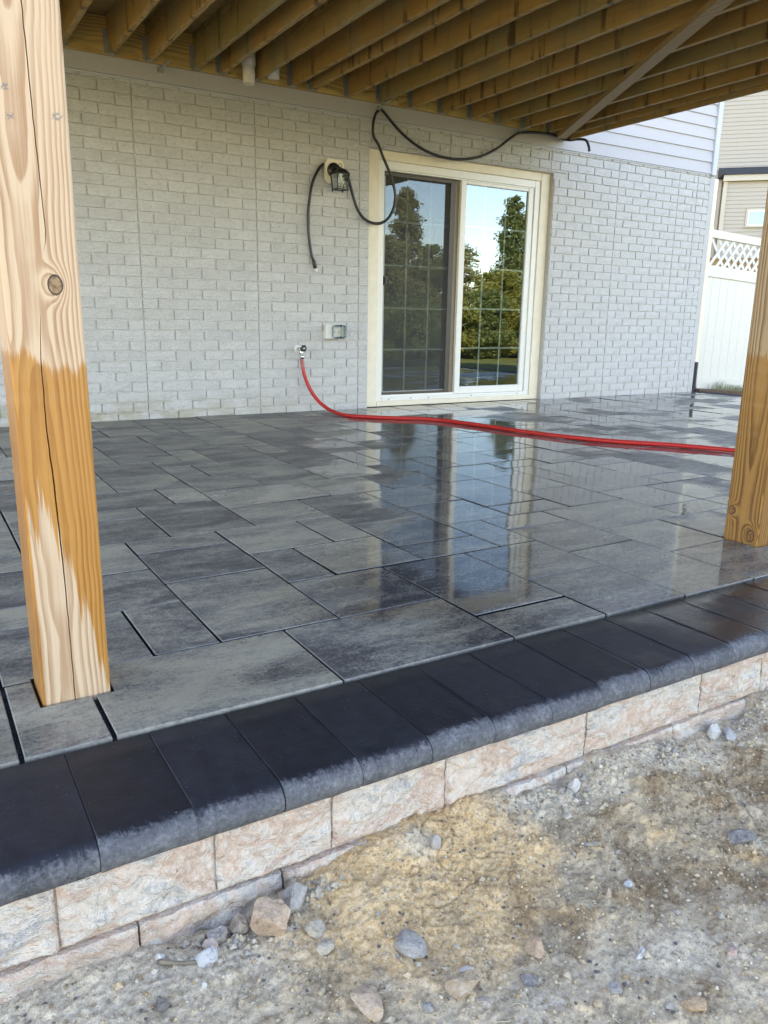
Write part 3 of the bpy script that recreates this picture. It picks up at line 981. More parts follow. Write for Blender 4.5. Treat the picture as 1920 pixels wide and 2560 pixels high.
link('pane', mesh([(0.340, 0.160, 0.123), (1.077, 0.160, 0.123), (1.077, 0.160, 1.987), (0.340, 0.160, 1.987)], [(0, 1, 2, 3)]), M_['glass'], door)
for x in (1.405, 1.655): MB().box(x - .008, x + .008, 0.104, 0.110, 0.1475, 1.9745).build('grille_bar', M_['vinyl'], door)
for zz in (0.511, 0.880, 1.249, 1.615): MB().box(1.1685, 1.9095, 0.1045, 0.1095, zz - .008, zz + .008).build('grille_bar', M_['vinyl'], door)
for x in (0.585, 0.832): MB().box(x - .008, x + .008, 0.164, 0.170, 0.1235, 1.9865).build('grille_bar', M_['vinyl'], door)
for zz in (0.500, 0.868, 1.238, 1.607): MB().box(0.3405, 1.0765, 0.1645, 0.1695, zz - .008, zz + .008).build('grille_bar', M_['vinyl'], door)
link('insect_screen', mesh([(0.300, 0.122, 0.10), (1.05, 0.122, 0.10), (1.05, 0.122, 2.0), (0.300, 0.122, 2.0)], [(0, 1, 2, 3)]), M_['screen'], door)
MB().box(1.015, 1.066, 0.113, 0.1315, 0.098, 2.0, 0.002).box(0.288, 1.0148, 0.114, 0.131, 1.968, 1.9995, 0.002).box(0.288, 1.0148, 0.114, 0.131, 0.097, 0.118, 0.002).build('screen_frame', M_['bronze'], door)
MB().box(1.0665, 1.1075, 0.118, 0.139, 0.083, 2.0, 0.003).build('interlock', M_['tanframe'], door)
MB().box(0.300, 0.336, 0.085, 0.121, 1.062, 1.142, 0.004).box(0.312, 0.324, 0.070, 0.0848, 1.078, 1.126, 0.003).build('handle', M_['blackmet'], door)
for x in (0.36, 0.60, 0.80, 1.30, 1.88): MB().box(x - .006, x + .006, 0.0575, 0.0605, 0.058, 0.066, 0.001).build('screw', M_['bronze'], door)
# sill gap and dim interior
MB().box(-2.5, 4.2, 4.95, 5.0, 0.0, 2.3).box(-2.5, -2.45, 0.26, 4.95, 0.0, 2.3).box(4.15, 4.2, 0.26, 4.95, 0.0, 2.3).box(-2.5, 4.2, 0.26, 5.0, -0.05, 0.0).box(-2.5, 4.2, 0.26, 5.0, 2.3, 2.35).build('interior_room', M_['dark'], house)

# ================================================================== PATIO
U0, V0, GU, GV = -3.287, -4.643, 0.16475, 0.16582
NU0, NU1, NV = -9, 47, 28
known = [(0, 1, 0, 2), (1, 4, 0, 2), (4, 7, 0, 2), (7, 9, 0, 1), (7, 9, 1, 4), (9, 11, 0, 2), (11, 13, 0, 3), (13, 15, 0, 2), (15, 18, 0, 2), (-3, 0, 0, 2),
         (2, 3, 2, 4), (0, 2, 2, 4), (-2, 0, 2, 4), (1, 3, 4, 6), (-1, 1, 4, 5), (-1, 1, 5, 7), (-3, -1, 4, 6), (1, 3, 6, 8), (3, 5, 7, 8), (3, 5, 5, 7), (3, 5, 2, 5), (5, 7, 6, 8), (5, 6, 4, 6), (5, 7, 2, 4),
         (6, 8, 4, 6), (7, 8, 6, 8), (8, 10, 4, 5), (8, 10, 5, 7), (8, 10, 7, 10), (10, 11, 4, 6), (11, 13, 3, 5), (9, 11, 2, 4), (11, 13, 5, 6), (10, 12, 6, 8), (12, 14, 6, 7), (12, 14, 7, 10), (10, 12, 8, 10),
         (13, 16, 4, 6), (14, 16, 6, 8), (14, 16, 8, 10), (16, 18, 5, 7), (16, 18, 4, 5), (15, 17, 2, 4), (13, 15, 2, 4), (16, 19, 7, 9), (17, 19, 9, 11), (16, 17, 9, 11), (19, 21, 8, 10), (19, 21, 7, 8), (18, 20, 5, 7), (19, 21, 10, 11),
         (4, 6, 8, 11), (2, 4, 8, 10), (2, 4, 10, 11), (5, 6, 11, 13), (3, 5, 11, 13), (4, 6, 13, 15), (4, 6, 15, 17), (5, 7, 17, 18), (5, 7, 18, 21), (5, 7, 21, 23), (6, 7, 14, 16), (6, 8, 16, 17), (7, 10, 14, 16), (7, 8, 17, 19), (8, 10, 16, 19),
         (6, 8, 12, 14), (8, 10, 12, 14), (6, 9, 10, 12), (6, 8, 8, 10), (9, 11, 10, 12), (7, 9, 19, 21), (7, 9, 21, 23), (9, 11, 19, 21), (10, 11, 17, 19), (10, 12, 15, 17), (10, 12, 14, 15), (10, 12, 12, 14), (11, 13, 10, 12), (13, 14, 10, 12),
         (14, 16, 10, 12), (12, 14, 12, 14), (14, 15, 12, 14), (15, 17, 12, 14), (16, 18, 11, 12), (17, 18, 12, 14), (13, 16, 14, 16), (12, 13, 14, 16), (16, 18, 14, 16), (14, 17, 16, 18)]
occ = {}
pav = []


def put(r):
    cells = [(i, j) for i in range(r[0], r[1]) for j in range(r[2], r[3])]
    if any(c in occ or not (NU0 <= c[0] < NU1 and 0 <= c[1] < NV) for c in cells): return False
    for c in cells: occ[c] = 1
    pav.append(r)
    return True


for r in known: put(r)
sizes = [(2, 3), (3, 2), (2, 2), (2, 2), (3, 2), (2, 1), (1, 2), (2, 3)]
for j in range(NV):
    for i in range(NU0, NU1):
        if (i, j) in occ: continue
        rnd.shuffle(sizes)
        for (w, h) in sizes + [(2, 1), (1, 2), (1, 1)]:
            if put((i, i + w, j, j + h)): break
patio = MB().box(-4.80, 4.470, -4.69, YB, -0.20, -0.013)
patio = tag(patio.build('patio', M_['joint']), 'wet dark grey paved patio under the wooden deck', kind='structure')
POST = [(-3.2215, -3.086, -4.4440, -4.3035), (-0.8145, -0.6745, -4.4250, -4.2850)]


def parea(r):
    c4 = np.array([(U0 + r[a] * GU, V0 + r[b] * GV, 0) for a, b in ((0, 2), (1, 2), (1, 3), (0, 3))])
    p, d = px(c4)
    if d.min() < 0.2: return 0
    x, y = p[:, 0].clip(0, 1920), p[:, 1].clip(0, 2560)
    return 0.5 * abs(np.dot(x, np.roll(y, -1)) - np.dot(y, np.roll(x, -1)))


pav.sort(key=parea, reverse=True)
pvs = MB()


def paver_box(x0, x1, y0, y1, cx, cy):
    v, f = cbox(x0 - cx, x1 - cx, y0 - cy, y1 - cy, -0.055, 0.0, 0.0022)
    return v, f


def notched(x0, x1, y0, y1, hole, cx, cy, b=0.0022):
    a0, a1, c0, c1 = hole
    xs_ = sorted({x0, x1} | {q for q in (a0, a1) if x0 + .002 < q < x1 - .002})
    ys_ = sorted({y0, y1} | {q for q in (c0, c1) if y0 + .002 < q < y1 - .002})
    ed = {}
    for i in range(len(xs_) - 1):
        for j in range(len(ys_) - 1):
            mx, my = (xs_[i] + xs_[i + 1]) / 2, (ys_[j] + ys_[j + 1]) / 2
            if a0 < mx < a1 and c0 < my < c1: continue
            q = [(xs_[i], ys_[j]), (xs_[i + 1], ys_[j]), (xs_[i + 1], ys_[j + 1]), (xs_[i], ys_[j + 1])]
            for k in range(4):
                e = (q[k], q[(k + 1) % 4])
                if (e[1], e[0]) in ed: del ed[(e[1], e[0])]
                else: ed[e] = 1
    nxt = {e[0]: e[1] for e in ed}
    st = min(nxt); lp = [st]; p = nxt[st]
    while p != st and len(lp) < 40: lp.append(p); p = nxt[p]
    lp = [lp[i] for i in range(len(lp)) if abs((lp[i][0] - lp[i - 1][0]) * (lp[(i + 1) % len(lp)][1] - lp[i][1]) - (lp[i][1] - lp[i - 1][1]) * (lp[(i + 1) % len(lp)][0] - lp[i][0])) > 1e-12]
    m = len(lp)
    ins = []
    for i in range(m):
        p0, p1, p2 = lp[i - 1], lp[i], lp[(i + 1) % m]
        d0 = np.array([p1[0] - p0[0], p1[1] - p0[1]]); d0 = d0 / np.linalg.norm(d0)
        d1 = np.array([p2[0] - p1[0], p2[1] - p1[1]]); d1 = d1 / np.linalg.norm(d1)
        ins.append((p1[0] + b * (-d0[1] - d1[1]), p1[1] + b * (d0[0] + d1[0])))
    v = [(x - cx, y - cy, -.055) for x, y in lp] + [(x - cx, y - cy, -b) for x, y in lp] + [(x - cx, y - cy, 0.0) for x, y in ins]
    f = [tuple(2 * m + i for i in range(m))]
    for k in (0, 1):
        for i in range(m):
            j = (i + 1) % m
            f.append((k * m + i, k * m + j, (k + 1) * m + j, (k + 1) * m + i))
    return v, f


for n, r in enumerate(pav):
    gu, gv = rnd.uniform(.0024, .0042), rnd.uniform(.0026, .0040)
    x0, x1 = U0 + r[0] * GU + gu, U0 + r[1] * GU - gu
    y0, y1 = V0 + r[2] * GV + gv, V0 + r[3] * GV - gv
    if r[0] == 0 and r[2] == 0: x0 += 0.002; x1 -= 0.0012
    if r[0] == 1 and r[2] == 0: x0 += 0.0015
    if r[3] == NV: y1 = -0.004
    cx, cy = (x0 + x1) / 2, (y0 + y1) / 2
    holes = [(a - .006, b + .006, c - .006, d + .006) for a, b, c, d in POST if x1 > a - .006 and x0 < b + .006 and y1 > c - .006 and y0 < d + .006]
    mb = MB()
    if not holes: mb.add(*paver_box(x0, x1, y0, y1, cx, cy))
    else: mb.add(*notched(x0, x1, y0, y1, holes[0], cx, cy))
    if not mb.v: continue
    dz = rnd.uniform(-.0014, .0010)
    tx, ty = rnd.gauss(0, .0042), rnd.gauss(0, .0032)
    if n < 300:
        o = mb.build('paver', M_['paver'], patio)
        o.location = (cx, cy, dz)
        o.rotation_euler = (tx, ty, 0)
    else:
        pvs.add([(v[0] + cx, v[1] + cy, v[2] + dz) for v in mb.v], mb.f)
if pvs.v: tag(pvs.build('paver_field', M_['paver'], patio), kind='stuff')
# dark border stones along the right edge
yy = -4.62
while yy < 0.28:
    MB().box(4.476, 4.70, yy + .002, yy + .196, -0.06, -0.002, 0.004).build('border_stone', M_['joint'], patio)
    yy += 0.2
# joint sand crumbs along the wide joints
cr = MB()
for _ in range(5200):
    if rnd.random() < 0.75:
        r = rnd.choice([q for q in pav[:60]])
        x = U0 + rnd.choice((r[0], r[1])) * GU + rnd.uniform(-.004, .004); y = V0 + rnd.uniform(r[2], r[3]) * GV
    else:
        x = rnd.uniform(-3.5, -0.9); y = V0 + rnd.uniform(-.006, .004)
    if any(a - .002 < x < b + .002 and c - .002 < y < d + .002 for a, b, c, d in POST): continue
    s = rnd.uniform(.0008, .0019)
    z0 = -0.0125 + s * .4
    cr.add([(x - s, y - s, z0), (x + s, y - s, z0), (x, y + s, z0), (x, y, z0 + 1.5 * s)], [(0, 1, 3), (1, 2, 3), (2, 0, 3)])
tag(cr.build('joint_sand', plain('dark_sand_grains', (.05, .05, .052), .8, var=.6, nscale=300), patio), kind='stuff')

# ================================================================== RETAINING WALL WITH COPING
rw = empty('retaining_wall', (-2.5, -4.93, -0.25), label='low wall of pinkish split-face blocks capped by rounded black coping stones', cat='wall')


def child(o, parent):
    o.parent = parent
    o.matrix_parent_inverse = Matrix.Translation(parent.location).inverted()
    return o


def coping_mesh(w, seed):
    r = random.Random(seed)
    prof = [(0.307, -0.064), (0.307, -0.006), (0.303, -0.001)]
    prof = [(-a, b) for a, b in []]
    # section in (y, z): back at 0, nose at -0.306
    pts = [(0.0, -0.062), (0.0, -0.006), (-0.004, -0.002)]
    for t in (0.25, 0.5, 0.75): pts.append((-0.004 - t * 0.25, -0.002))
    R = 0.031
    cy, cz = -0.272, -0.002 - R
    for a in range(0, 190, 12): pts.append((cy - (0.034) * math.sin(math.radians(a)), cz + R * math.cos(math.radians(a))))
    xl = [0, .0014, .0026] + list(np.linspace(.014, w - .014, 7)) + [w - .0026, w - .0014, w]
    nx = len(xl) - 1
    v, f = [], []
    for i in range(nx + 1):
        x = -w / 2 + xl[i]
        e = 0.0010 if i in (0, nx) else 0.0
        for (a, b) in pts:
            s = 1.0 if -0.30 < a < -0.01 else 0.5
            bb = b - (e if b > -0.03 else -e * 0.3)
            aa = a + (e if a < -0.29 else 0)
            v.append((x, aa + r.uniform(-.0007, .0007) * s, bb + r.uniform(-.0006, .0006) * s))
    m = len(pts)
    for i in range(nx):
        for k in range(m):
            k2 = (k + 1) % m
            f.append((i * m + k, i * m + k2, (i + 1) * m + k2, (i + 1) * m + k))
    n = len(v)
    v += v[:m] + v[nx * m:nx * m + m]
    f.append(tuple(n + k for k in range(m))[::-1])
    f.append(tuple(n + m + k for k in range(m)))
    me = mesh(v, f, True)
    return me


cw = 0.1538
for k in range(-8, 32):
    x0 = -3.2155 + k * 0.1541
    o = child(link('coping_stone', coping_mesh(cw - rnd.uniform(.0002, .0012), k), M_['coping']), rw)
    o.location = (x0 + 0.077 - 0, -4.6445 + rnd.uniform(-.0014, .0014), -0.003 + rnd.uniform(-.0012, .0008))
    o.rotation_euler = (rnd.gauss(0, .002), rnd.gauss(0, .003), rnd.gauss(0, .0012))


def block_mesh(w, h, seed, detail):
    nX, nZ = max(4, int(w / detail)), max(3, int(h / detail))
    v, f = [], []
    for j in range(nZ + 1):
        for i in range(nX + 1):
            x, z = -w / 2 + w * i / nX, -h / 2 + h * j / nZ
            e = min(i, nX - i, j, nZ - j)
            y = float(0.010 * fbm(np.array(x * 9 + seed * 3.1), np.array(z * 14.0), 3, seed) + 0.011 * fbm(np.array(x * 38 + seed), np.array(z * 60.0), 4, seed + 9, .6))
            ed = min(w / 2 - abs(x), h / 2 - abs(z))
            y = (-0.004 + y) * min(1, .45 + ed / 0.02) + (0.004 * (1 - min(1, ed / 0.0045)))
            v.append((x, y, z))
    for j in range(nZ):
        for i in range(nX):
            q = j * (nX + 1) + i
            f.append((q, q + 1, q + nX + 2, q + nX + 1))
    rimI = list(range(nX + 1)) + [j * (nX + 1) + nX for j in range(1, nZ + 1)] + [nZ * (nX + 1) + i for i in range(nX - 1, -1, -1)] + [j * (nX + 1) for j in range(nZ - 1, 0, -1)]
    n = len(v)
    v += [v[q] for q in rimI]
    v += [(v[q][0], 0.12, v[q][2]) for q in rimI]
    m = len(rimI)
    for i in range(m):
        f.append((n + i, n + m + i, n + m + (i + 1) % m, n + (i + 1) % m))
    return mesh(v, f, True)
    v += [(-w / 2, 0.2, -h / 2), (w / 2, 0.2, -h / 2), (w / 2, 0.2, h / 2), (-w / 2, 0.2, h / 2)]
    a, b, c, d = 0, nX, nZ * (nX + 1) + nX, nZ * (nX + 1)
    f += [(n + 1, n, n + 3, n + 2), tuple([n, n + 1] + list(range(nX, -1, -1))), tuple([n + 2, n + 3] + [nZ * (nX + 1) + i for i in range(0, nX + 1)]),
          tuple([n + 3, n] + [j * (nX + 1) for j in range(nZ + 1)]), tuple([n + 1, n + 2] + [j * (nX + 1) + nX for j in range(nZ, -1, -1)])]
    return mesh(v, f, True)


tops = [-4.35, -3.95, -3.62, -3.280, -3.0255, -2.8005, -2.5425, -2.1475, -1.749, -1.500, -1.12, -0.86, -0.48, -0.08, 0.3, 0.7, 1.1, 1.5]
lows = [-4.2, -3.80, -3.45, -3.161, -2.905, -2.56, -2.210, -1.851, -1.557, -1.25, -0.9, -0.5, -0.1, 0.3, 0.7, 1.1, 1.5]
for row, (xsj, za, zb, yf) in enumerate(((tops, -0.187, -0.0665, -4.9175), (lows, -0.40, -0.191, -4.926))):
    for i in range(len(xsj) - 1):
        a, b = xsj[i] + .0019, xsj[i + 1] - .0019
        near = -3.7 < b and a < -1.2
        o = child(link('wall_block', block_mesh(b - a, zb - za, 100 * row + i, 0.0055 if near else 0.05), M_['block']), rw)
        o.location = ((a + b) / 2, yf + rnd.uniform(-.002, .002), (za + zb) / 2)
MB().box(-4.5, 1.5, -4.91, -4.70, -0.40, -0.075).build('wall_core', M_['block'], rw)
rw.children[-1].matrix_parent_inverse = Matrix.Translation(rw.location).inverted()

# ================================================================== DECK
deck = empty('deck', (0, 0, 0), label='raised timber deck with exposed joists on square wooden posts', cat='deck')
ZB, ZT = 2.476, 2.707
MB().box(-4.6, 2.16, -0.060, -0.0215, ZB, ZT, 0.003).build('ledger', M_['ledger'], deck)
JR = [-4.42, -4.11, -3.80, -3.50, -3.19, -2.88, -2.57, -2.26, -1.945, -1.685, -1.355, -1.165, -0.895, -0.605, -0.44, -0.12, 0.175, 0.48, 0.78, 1.09, 1.395, 1.70, 2.0]
jm = None
for jx in JR:
    v, f = cbox(-0.019, 0.019, -4.55, -0.062, -0.1155, 0.1155, 0.0025)
    o = link('joist', mesh(v, f), M_['joist'], deck)
    o.location = (jx - 0.019, 0, (ZB + ZT) / 2)
    o.rotation_euler = (0, rnd.gauss(0, .006), 0)
v, f = cbox(-0.019, 0.019, -4.55, -0.022, -0.1155, 0.1155, 0.0025)
o = link('rim_joist', mesh(v, f), M_['joist'], deck); o.location = (2.184, 0, (ZB + ZT) / 2)
v, f = cbox(-0.012, 0.012, -4.60, -0.022, -0.15, 0.13, 0.0025)
o = link('fascia_board', mesh(v, f), M_['joist'], deck); o.location = (2.219, 0, 2.589)
v, f = cbox(-3.3, 3.3, -0.019, 0.019, -0.1155, 0.1155, 0.0025)
o = link('front_rim', mesh(v, f), M_['joist'], deck); o.location = (-1.125, -4.57, (ZB + ZT) / 2)
hg = None
for jx in JR[4:]:
    if hg is None:
        b = MB()
        for s in (-1, 1):
            b.box(s * 0.0205 - .0012, s * 0.0205 + .0012, -0.105, -0.0605, 0.0, 0.150)
            b.box(min(s * .0195, s * .045), max(s * .0195, s * .045), -0.0628, -0.0602, 0.004, 0.155)
            for k in range(4): b.box(s * .036 - .0035, s * .036 + .0035, -0.0655, -0.0628, 0.02 + k * .036, 0.027 + k * .036)
        b.box(-0.0215, 0.0215, -0.105, -0.060, -0.0025, -0.0004)
        hg = mesh(b.v, b.f)
    o = link('joist_hanger', hg, M_['galv'], deck)
    o.location = (jx - 0.019, 0, ZB)
for x in (-1.83, -0.32, -0.28, 0.32, 0.62, 1.22):
    MB().add(*tube([(x, -0.0605, ZB + .04), (x, -0.068, ZB + .04)], 0.009, 6)).build('bolt', M_['galv'], deck)
# brace nailed flat under the joists
A0, A1 = np.array((2.11, -0.10, 2.4555)), np.array((-0.25, -4.43, 2.4555))
MB().add(*bar(A0, A1, 0.089, 0.038)).build('diagonal_brace', M_['brace'], deck)
yy = -0.026
while yy > -4.62:
    v, f = cbox(-3.45, 3.35, -0.069, 0.069, 0, 0.025, 0.003)
    o = link('deck_board', mesh(v, f), M_['board'], deck)
    o.location = (-1.12, yy - 0.069, ZT + 0.002)
    yy -= 0.1390
v, f = cbox(-3.2, 2.9, -0.07, 0.07, -0.117, 0.117, 0.004)
o = link('beam', mesh(v, f), M_['joist'], deck); o.location = (-1.0, -4.366, ZB - 0.1185)


def post_mesh(x0, x1, y0, y1, ztop, crack=None, seed=0):
    r = random.Random(seed)
    nz = 110
    rad = 0.009
    v, f = [], []
    m = None
    for i in range(nz + 1):
        z = -0.05 + (ztop + 0.05) * i / nz
        wx = 0.0006 * math.sin(z * 9 + seed) + r.uniform(-.0003, .0003)
        ring = []
        # front face y0, from x0 to x1, with the drying crack cut into it
        fr = []
        if crack is not None:
            cx = float(np.interp(z, crack[0], crack[1])) + r.uniform(-.0004, .0004)
            cwid = float(np.interp(z, crack[0], crack[2]))
            dep = 0.016 if cwid > 0.0003 else 0.0
            fr = [(cx - 0.010, 0.0), (cx - cwid / 2 - 2e-4, 0.0), (cx - cwid * 0.1, dep), (cx + cwid * 0.1, dep), (cx + cwid / 2 + 2e-4, 0.0), (cx + 0.010, 0.0)]
        for k in range(4):
            a = math.pi * (1.0 + 0.5 * k / 3)
            ring.append((x0 + rad + rad * math.cos(a), y0 + rad + rad * math.sin(a)))
        for (a, d) in fr: ring.append((a, y0 + d))
        for k in range(4):
            a = math.pi * (1.5 + 0.5 * k / 3)
            ring.append((x1 - rad + rad * math.cos(a), y0 + rad + rad * math.sin(a)))
        for k in range(4):
            a = math.pi * (0.5 * k / 3)
            ring.append((x1 - rad + rad * math.cos(a), y1 - rad + rad * math.sin(a)))
        for k in range(4):
            a = math.pi * (0.5 + 0.5 * k / 3)
            ring.append((x0 + rad + rad * math.cos(a), y1 - rad + rad * math.sin(a)))
        m = len(ring)
        for (x, y) in ring: v.append((x + wx, y + wx * .6, z))
        if i:
            for k in range(m):
                k2 = (k + 1) % m
                f.append(((i - 1) * m + k, (i - 1) * m + k2, i * m + k2, i * m + k))
    f.append(tuple(range(m))[::-1])
    f.append(tuple(nz * m + k for k in range(m)))
    return mesh(v, f)


ck = ([-0.05, 0.0032, 0.1755, 0.3413, 0.4649, 0.5614, 0.6968, 0.80, 0.8549, 0.90, 0.913, 1.1054, 1.2974, 1.6, 2.3],
      [-3.1593, -3.1593, -3.1587, -3.161, -3.1651, -3.1695, -3.1681, -3.160, -3.1563, -3.145, -3.1399, -3.1457, -3.1494, -3.155, -3.16],
      [0.001, 0.0018, 0.0016, 0.0026, 0.0026, 0.0022, 0.0013, 0.0, 0.0, 0.0, 0.0011, 0.0017, 0.0017, 0.001, 0.001])
x0, x1, y0, y1 = POST[0]
o = link('post', post_mesh(x0, x1, y0, y1, 2.238, ck, 3), M_['post_l'], deck)
tag(o, 'near left post with a round knot, a long crack and a ragged wet band')
x0, x1, y0, y1 = POST[1]
o = link('post', post_mesh(x0, x1, y0, y1, 2.238, None, 5), M_['post_r'], deck)
tag(o, 'right post, soaked dark orange at its foot, with two knots near the ground')

# vent pipes in the deck
t = empty('vent_pipe', (-1.01, -0.15, 2.42), label='white plastic pipe stub hanging down between the joists near the wall', cat='pipe')
b = MB()
P_ = [(0, 0, 0), (0, 0, .15)]
v, f = tube([(0, 0, 0.0), (0, 0, 0.13)], 0.044, 24, False)
vi, fi = tube([(0, 0, 0.0), (0, 0, 0.13)], 0.038, 24, False)
b.add(v, f).add(vi, [q[::-1] for q in fi])
b.add(v[:24] + vi[:24], [(k, 24 + k, 24 + (k + 1) % 24, (k + 1) % 24) for k in range(24)])
b.build('pipe', M_['pvc'], t, True)
MB().add(*tube([(0, 0, 0.12), (0, 0, 0.125), (0, 0, 0.255)], [0.0445, 0.0505, 0.0505], 24)).build('coupling', M_['pvc'], t, True)
t = empty('vent_pipe', (-0.80, -0.11, 2.495), label='second white pipe end mostly hidden behind a joist, right of the longer stub', cat='pipe')
MB().add(*tube([(0, 0, 0.0), (0, 0, 0.19)], 0.044, 20)).build('pipe', M_['pvc'], t, True)

# ================================================================== WALL FITTINGS
lamp = empty('wall_lamp', (-0.252, -0.02, 1.91), label='black outdoor lantern with a frosted bulb on a cream mounting plate', cat='lamp')


def rel(o): return child(o, lamp)


pl = [(-.337, 2.005 - .03), (-.337 + .024, 2.008), (-.192, 2.008), (-.168, 1.985), (-.168, 1.852), (-.192, 1.825), (-.313, 1.825), (-.337, 1.852)]
v = [(x, -0.046, z) for x, z in pl] + [(x, -0.026, z) for x, z in pl]
f = [tuple(range(8))] + [(i, 8 + i, 8 + (i + 1) % 8, (i + 1) % 8) for i in range(8)]
rel(link('mounting_plate', mesh(v, f), M_['cream']))
rel(MB().add(*tube([(-.262, -.046, 1.925), (-.262, -.056, 1.925), (-.262, -.066, 1.925), (-.262, -.07, 1.925)], [.058, .058, .045, .02], 28)).build('canopy', M_['blackmet'], None, True))
rel(MB().add(*tube([(-.262, -.065, 1.925), (-.258, -.080, 1.935), (-.252, -.10, 1.925), (-.250, -.125, 1.905)], [.012, .011, .010, .010], 10)).build('arm', M_['blackmet'], None, True))
LX, LY = -0.250, -0.135
cg = MB()
hw0, hw1 = 0.054, 0.046
for sx in (-1, 1):
    for sy_ in (-1, 1):
        cg.add(*bar((LX + sx * hw1, LY + sy_ * hw1, 1.772), (LX + sx * hw0, LY + sy_ * hw0, 1.888), .007, .007, (0, 1, 0)))
for zz, hw in ((1.772, hw1), (1.888, hw0)):
    for s in (-1, 1):
        cg.add(*bar((LX - hw - .004, LY + s * hw, zz), (LX + hw + .004, LY + s * hw, zz), .008, .008)).add(*bar((LX + s * hw, LY - hw, zz), (LX + s * hw, LY + hw, zz), .008, .008))
for sx in (-1, 1):
    for sy_ in (-1, 1): cg.add(*tube([(LX + sx * hw1, LY + sy_ * hw1, 1.757), (LX + sx * hw1, LY + sy_ * hw1, 1.77)], [.004, .007], 8))
rel(cg.build('cage', M_['blackmet']))
rf = MB()
h0 = 0.060
v = [(LX + a * h0, LY + b_ * h0, 1.889) for a, b_ in ((-1, -1), (1, -1), (1, 1), (-1, 1))] + [(LX + a * .030, LY + b_ * .030, 1.922) for a, b_ in ((-1, -1), (1, -1), (1, 1), (-1, 1))] + [(LX, LY, 1.94)]
f = [(3, 2, 1, 0)] + [(i, (i + 1) % 4, 4 + (i + 1) % 4, 4 + i) for i in range(4)] + [(4 + i, 4 + (i + 1) % 4, 8) for i in range(4)]
rf.add(v, f)
rel(rf.build('lamp_roof', M_['blackmet']))
rg = [(LX + .013 * math.cos(a), LY, 1.952 + .013 * math.sin(a)) for a in np.linspace(0, 2 * math.pi, 20)]
rel(MB().add(*tube(rg, .0024, 8)).build('ring_finial', M_['blackmet'], None, True))
for s in (-1, 1):
    q = hw1 - .001; q0 = hw0 - .001
    rel(link('lamp_pane', mesh([(LX - q, LY + s * q, 1.774), (LX + q, LY + s * q, 1.774), (LX + q0, LY + s * q0, 1.886), (LX - q0, LY + s * q0, 1.886)], [(0, 1, 2, 3)]), M_['lampglass']))
    rel(link('lamp_pane', mesh([(LX + s * q, LY - q, 1.774), (LX + s * q, LY + q, 1.774), (LX + s * q0, LY + q0, 1.886), (LX + s * q0, LY - q0, 1.886)], [(0, 1, 2, 3)]), M_['lampglass']))
bz = [(1.887, .013), (1.868, .013), (1.858, .016), (1.842, .027), (1.825, .030), (1.808, .024), (1.797, .010), (1.795, .002)]
rel(MB().add(*tube([(LX, LY, z) for z, r in bz], [r for z, r in bz], 18)).build('bulb', M_['bulb'], None, True))

# black cable: from clip, loop over the door, behind the lamp, hanging end
cp = [(0.150, -.075, 2.425), (0.118, -.065, 2.395), (0.098, -.060, 2.338), (0.093, -.055, 2.26), (0.112, -.05, 2.21), (0.153, -.045, 2.165), (0.207, -.043, 2.066), (0.265, -.043, 1.966), (0.312, -.045, 1.851), (0.325, -.046, 1.766), (0.307, -.046, 1.679), (0.258, -.045, 1.600), (0.188, -.043, 1.558), (0.110, -.042, 1.553), (0.026, -.041, 1.583), (-.037, -.040, 1.652), (-.079, -.040, 1.749), (-.122, -.043, 1.87), (-.150, -.030, 1.93), (-.18, -.015, 1.955), (-.25, -.0135, 1.972), (-.31, -.0135, 1.972), (-.352, -.020, 1.958), (-.403, -.03, 1.900), (-.447, -.03, 1.804), (-.473, -.03, 1.672), (-.484, -.03, 1.562), (-.480, -.03, 1.425), (-.459, -.03, 1.288), (-.440, -.03, 1.226)]
cab = empty('hanging_cable', (0.15, -.07, 2.42), label='thick black cable looping past the door corner and the lantern to a loose end', cat='cable')
child(MB().add(*tube(spline(cp, 7), 0.0118, 10)).build('cord', M_['blackrub'], None, True), cab)
child(MB().add(*tube([(-.441, -.03, 1.232), (-.436, -.03, 1.222), (-.422, -.03, 1.170), (-.420, -.03, 1.165)], [.0115, .015, .016, .013], 14)).build('connector', M_['blackrub'], None, True), cab)
child(MB().add(*tube([(-.421, -.03, 1.167), (-.411, -.03, 1.138)], [.0135, .0135], 14)).build('connector_tip', M_['pvc'], None, True), cab)
cp = [(0.150, -.078, 2.428), (0.193, -.072, 2.403), (0.330, -.066, 2.298), (0.493, -.06, 2.211), (0.660, -.058, 2.157), (0.831, -.056, 2.136), (1.005, -.056, 2.143), (1.207, -.058, 2.190), (1.385, -.064, 2.277), (1.513, -.07, 2.368), (1.62, -.078, 2.428), (1.80, -.085, 2.452), (1.95, -.075, 2.462), (2.06, -.064, 2.462), (2.20, -.09, 2.436), (2.262, -.15, 2.44), (2.30, -.22, 2.425), (2.315, -.25, 2.37), (2.318, -.26, 2.325)]
o = link('sagging_cable', None)
bpy.data.objects.remove(o)
o = MB().add(*tube(spline(cp, 7), 0.0118, 10)).build('sagging_cable', M_['blackrub'], None, True)
tag(o, 'black cable sagging above the door between two clips and passing the diagonal brace', 'cable')
for (x, lab) in ((-1.635, 'silver cable clip alone under the joist over the bare left wall'), (0.145, 'silver cable clip where the two black cables meet'), (1.62, 'silver cable clip holding the sagging cable near the diagonal brace')):
    t = empty('cable_clip', (x, -0.075, 2.44), label=lab, cat='clip', group='metal cable clips under the joists')
    MB().box(-.016, .016, -.010, -.006, -.025, .010).box(-.016, -.012, -.0058, .014, -.025, .010).box(.012, .016, -.0058, .014, -.025, .010).build('bracket', M_['galv'], t)
    MB().add(*bar((0, 0.0, .008), (0.045, -.10, .034), .022, .004)).build('strap', M_['galv'], t)

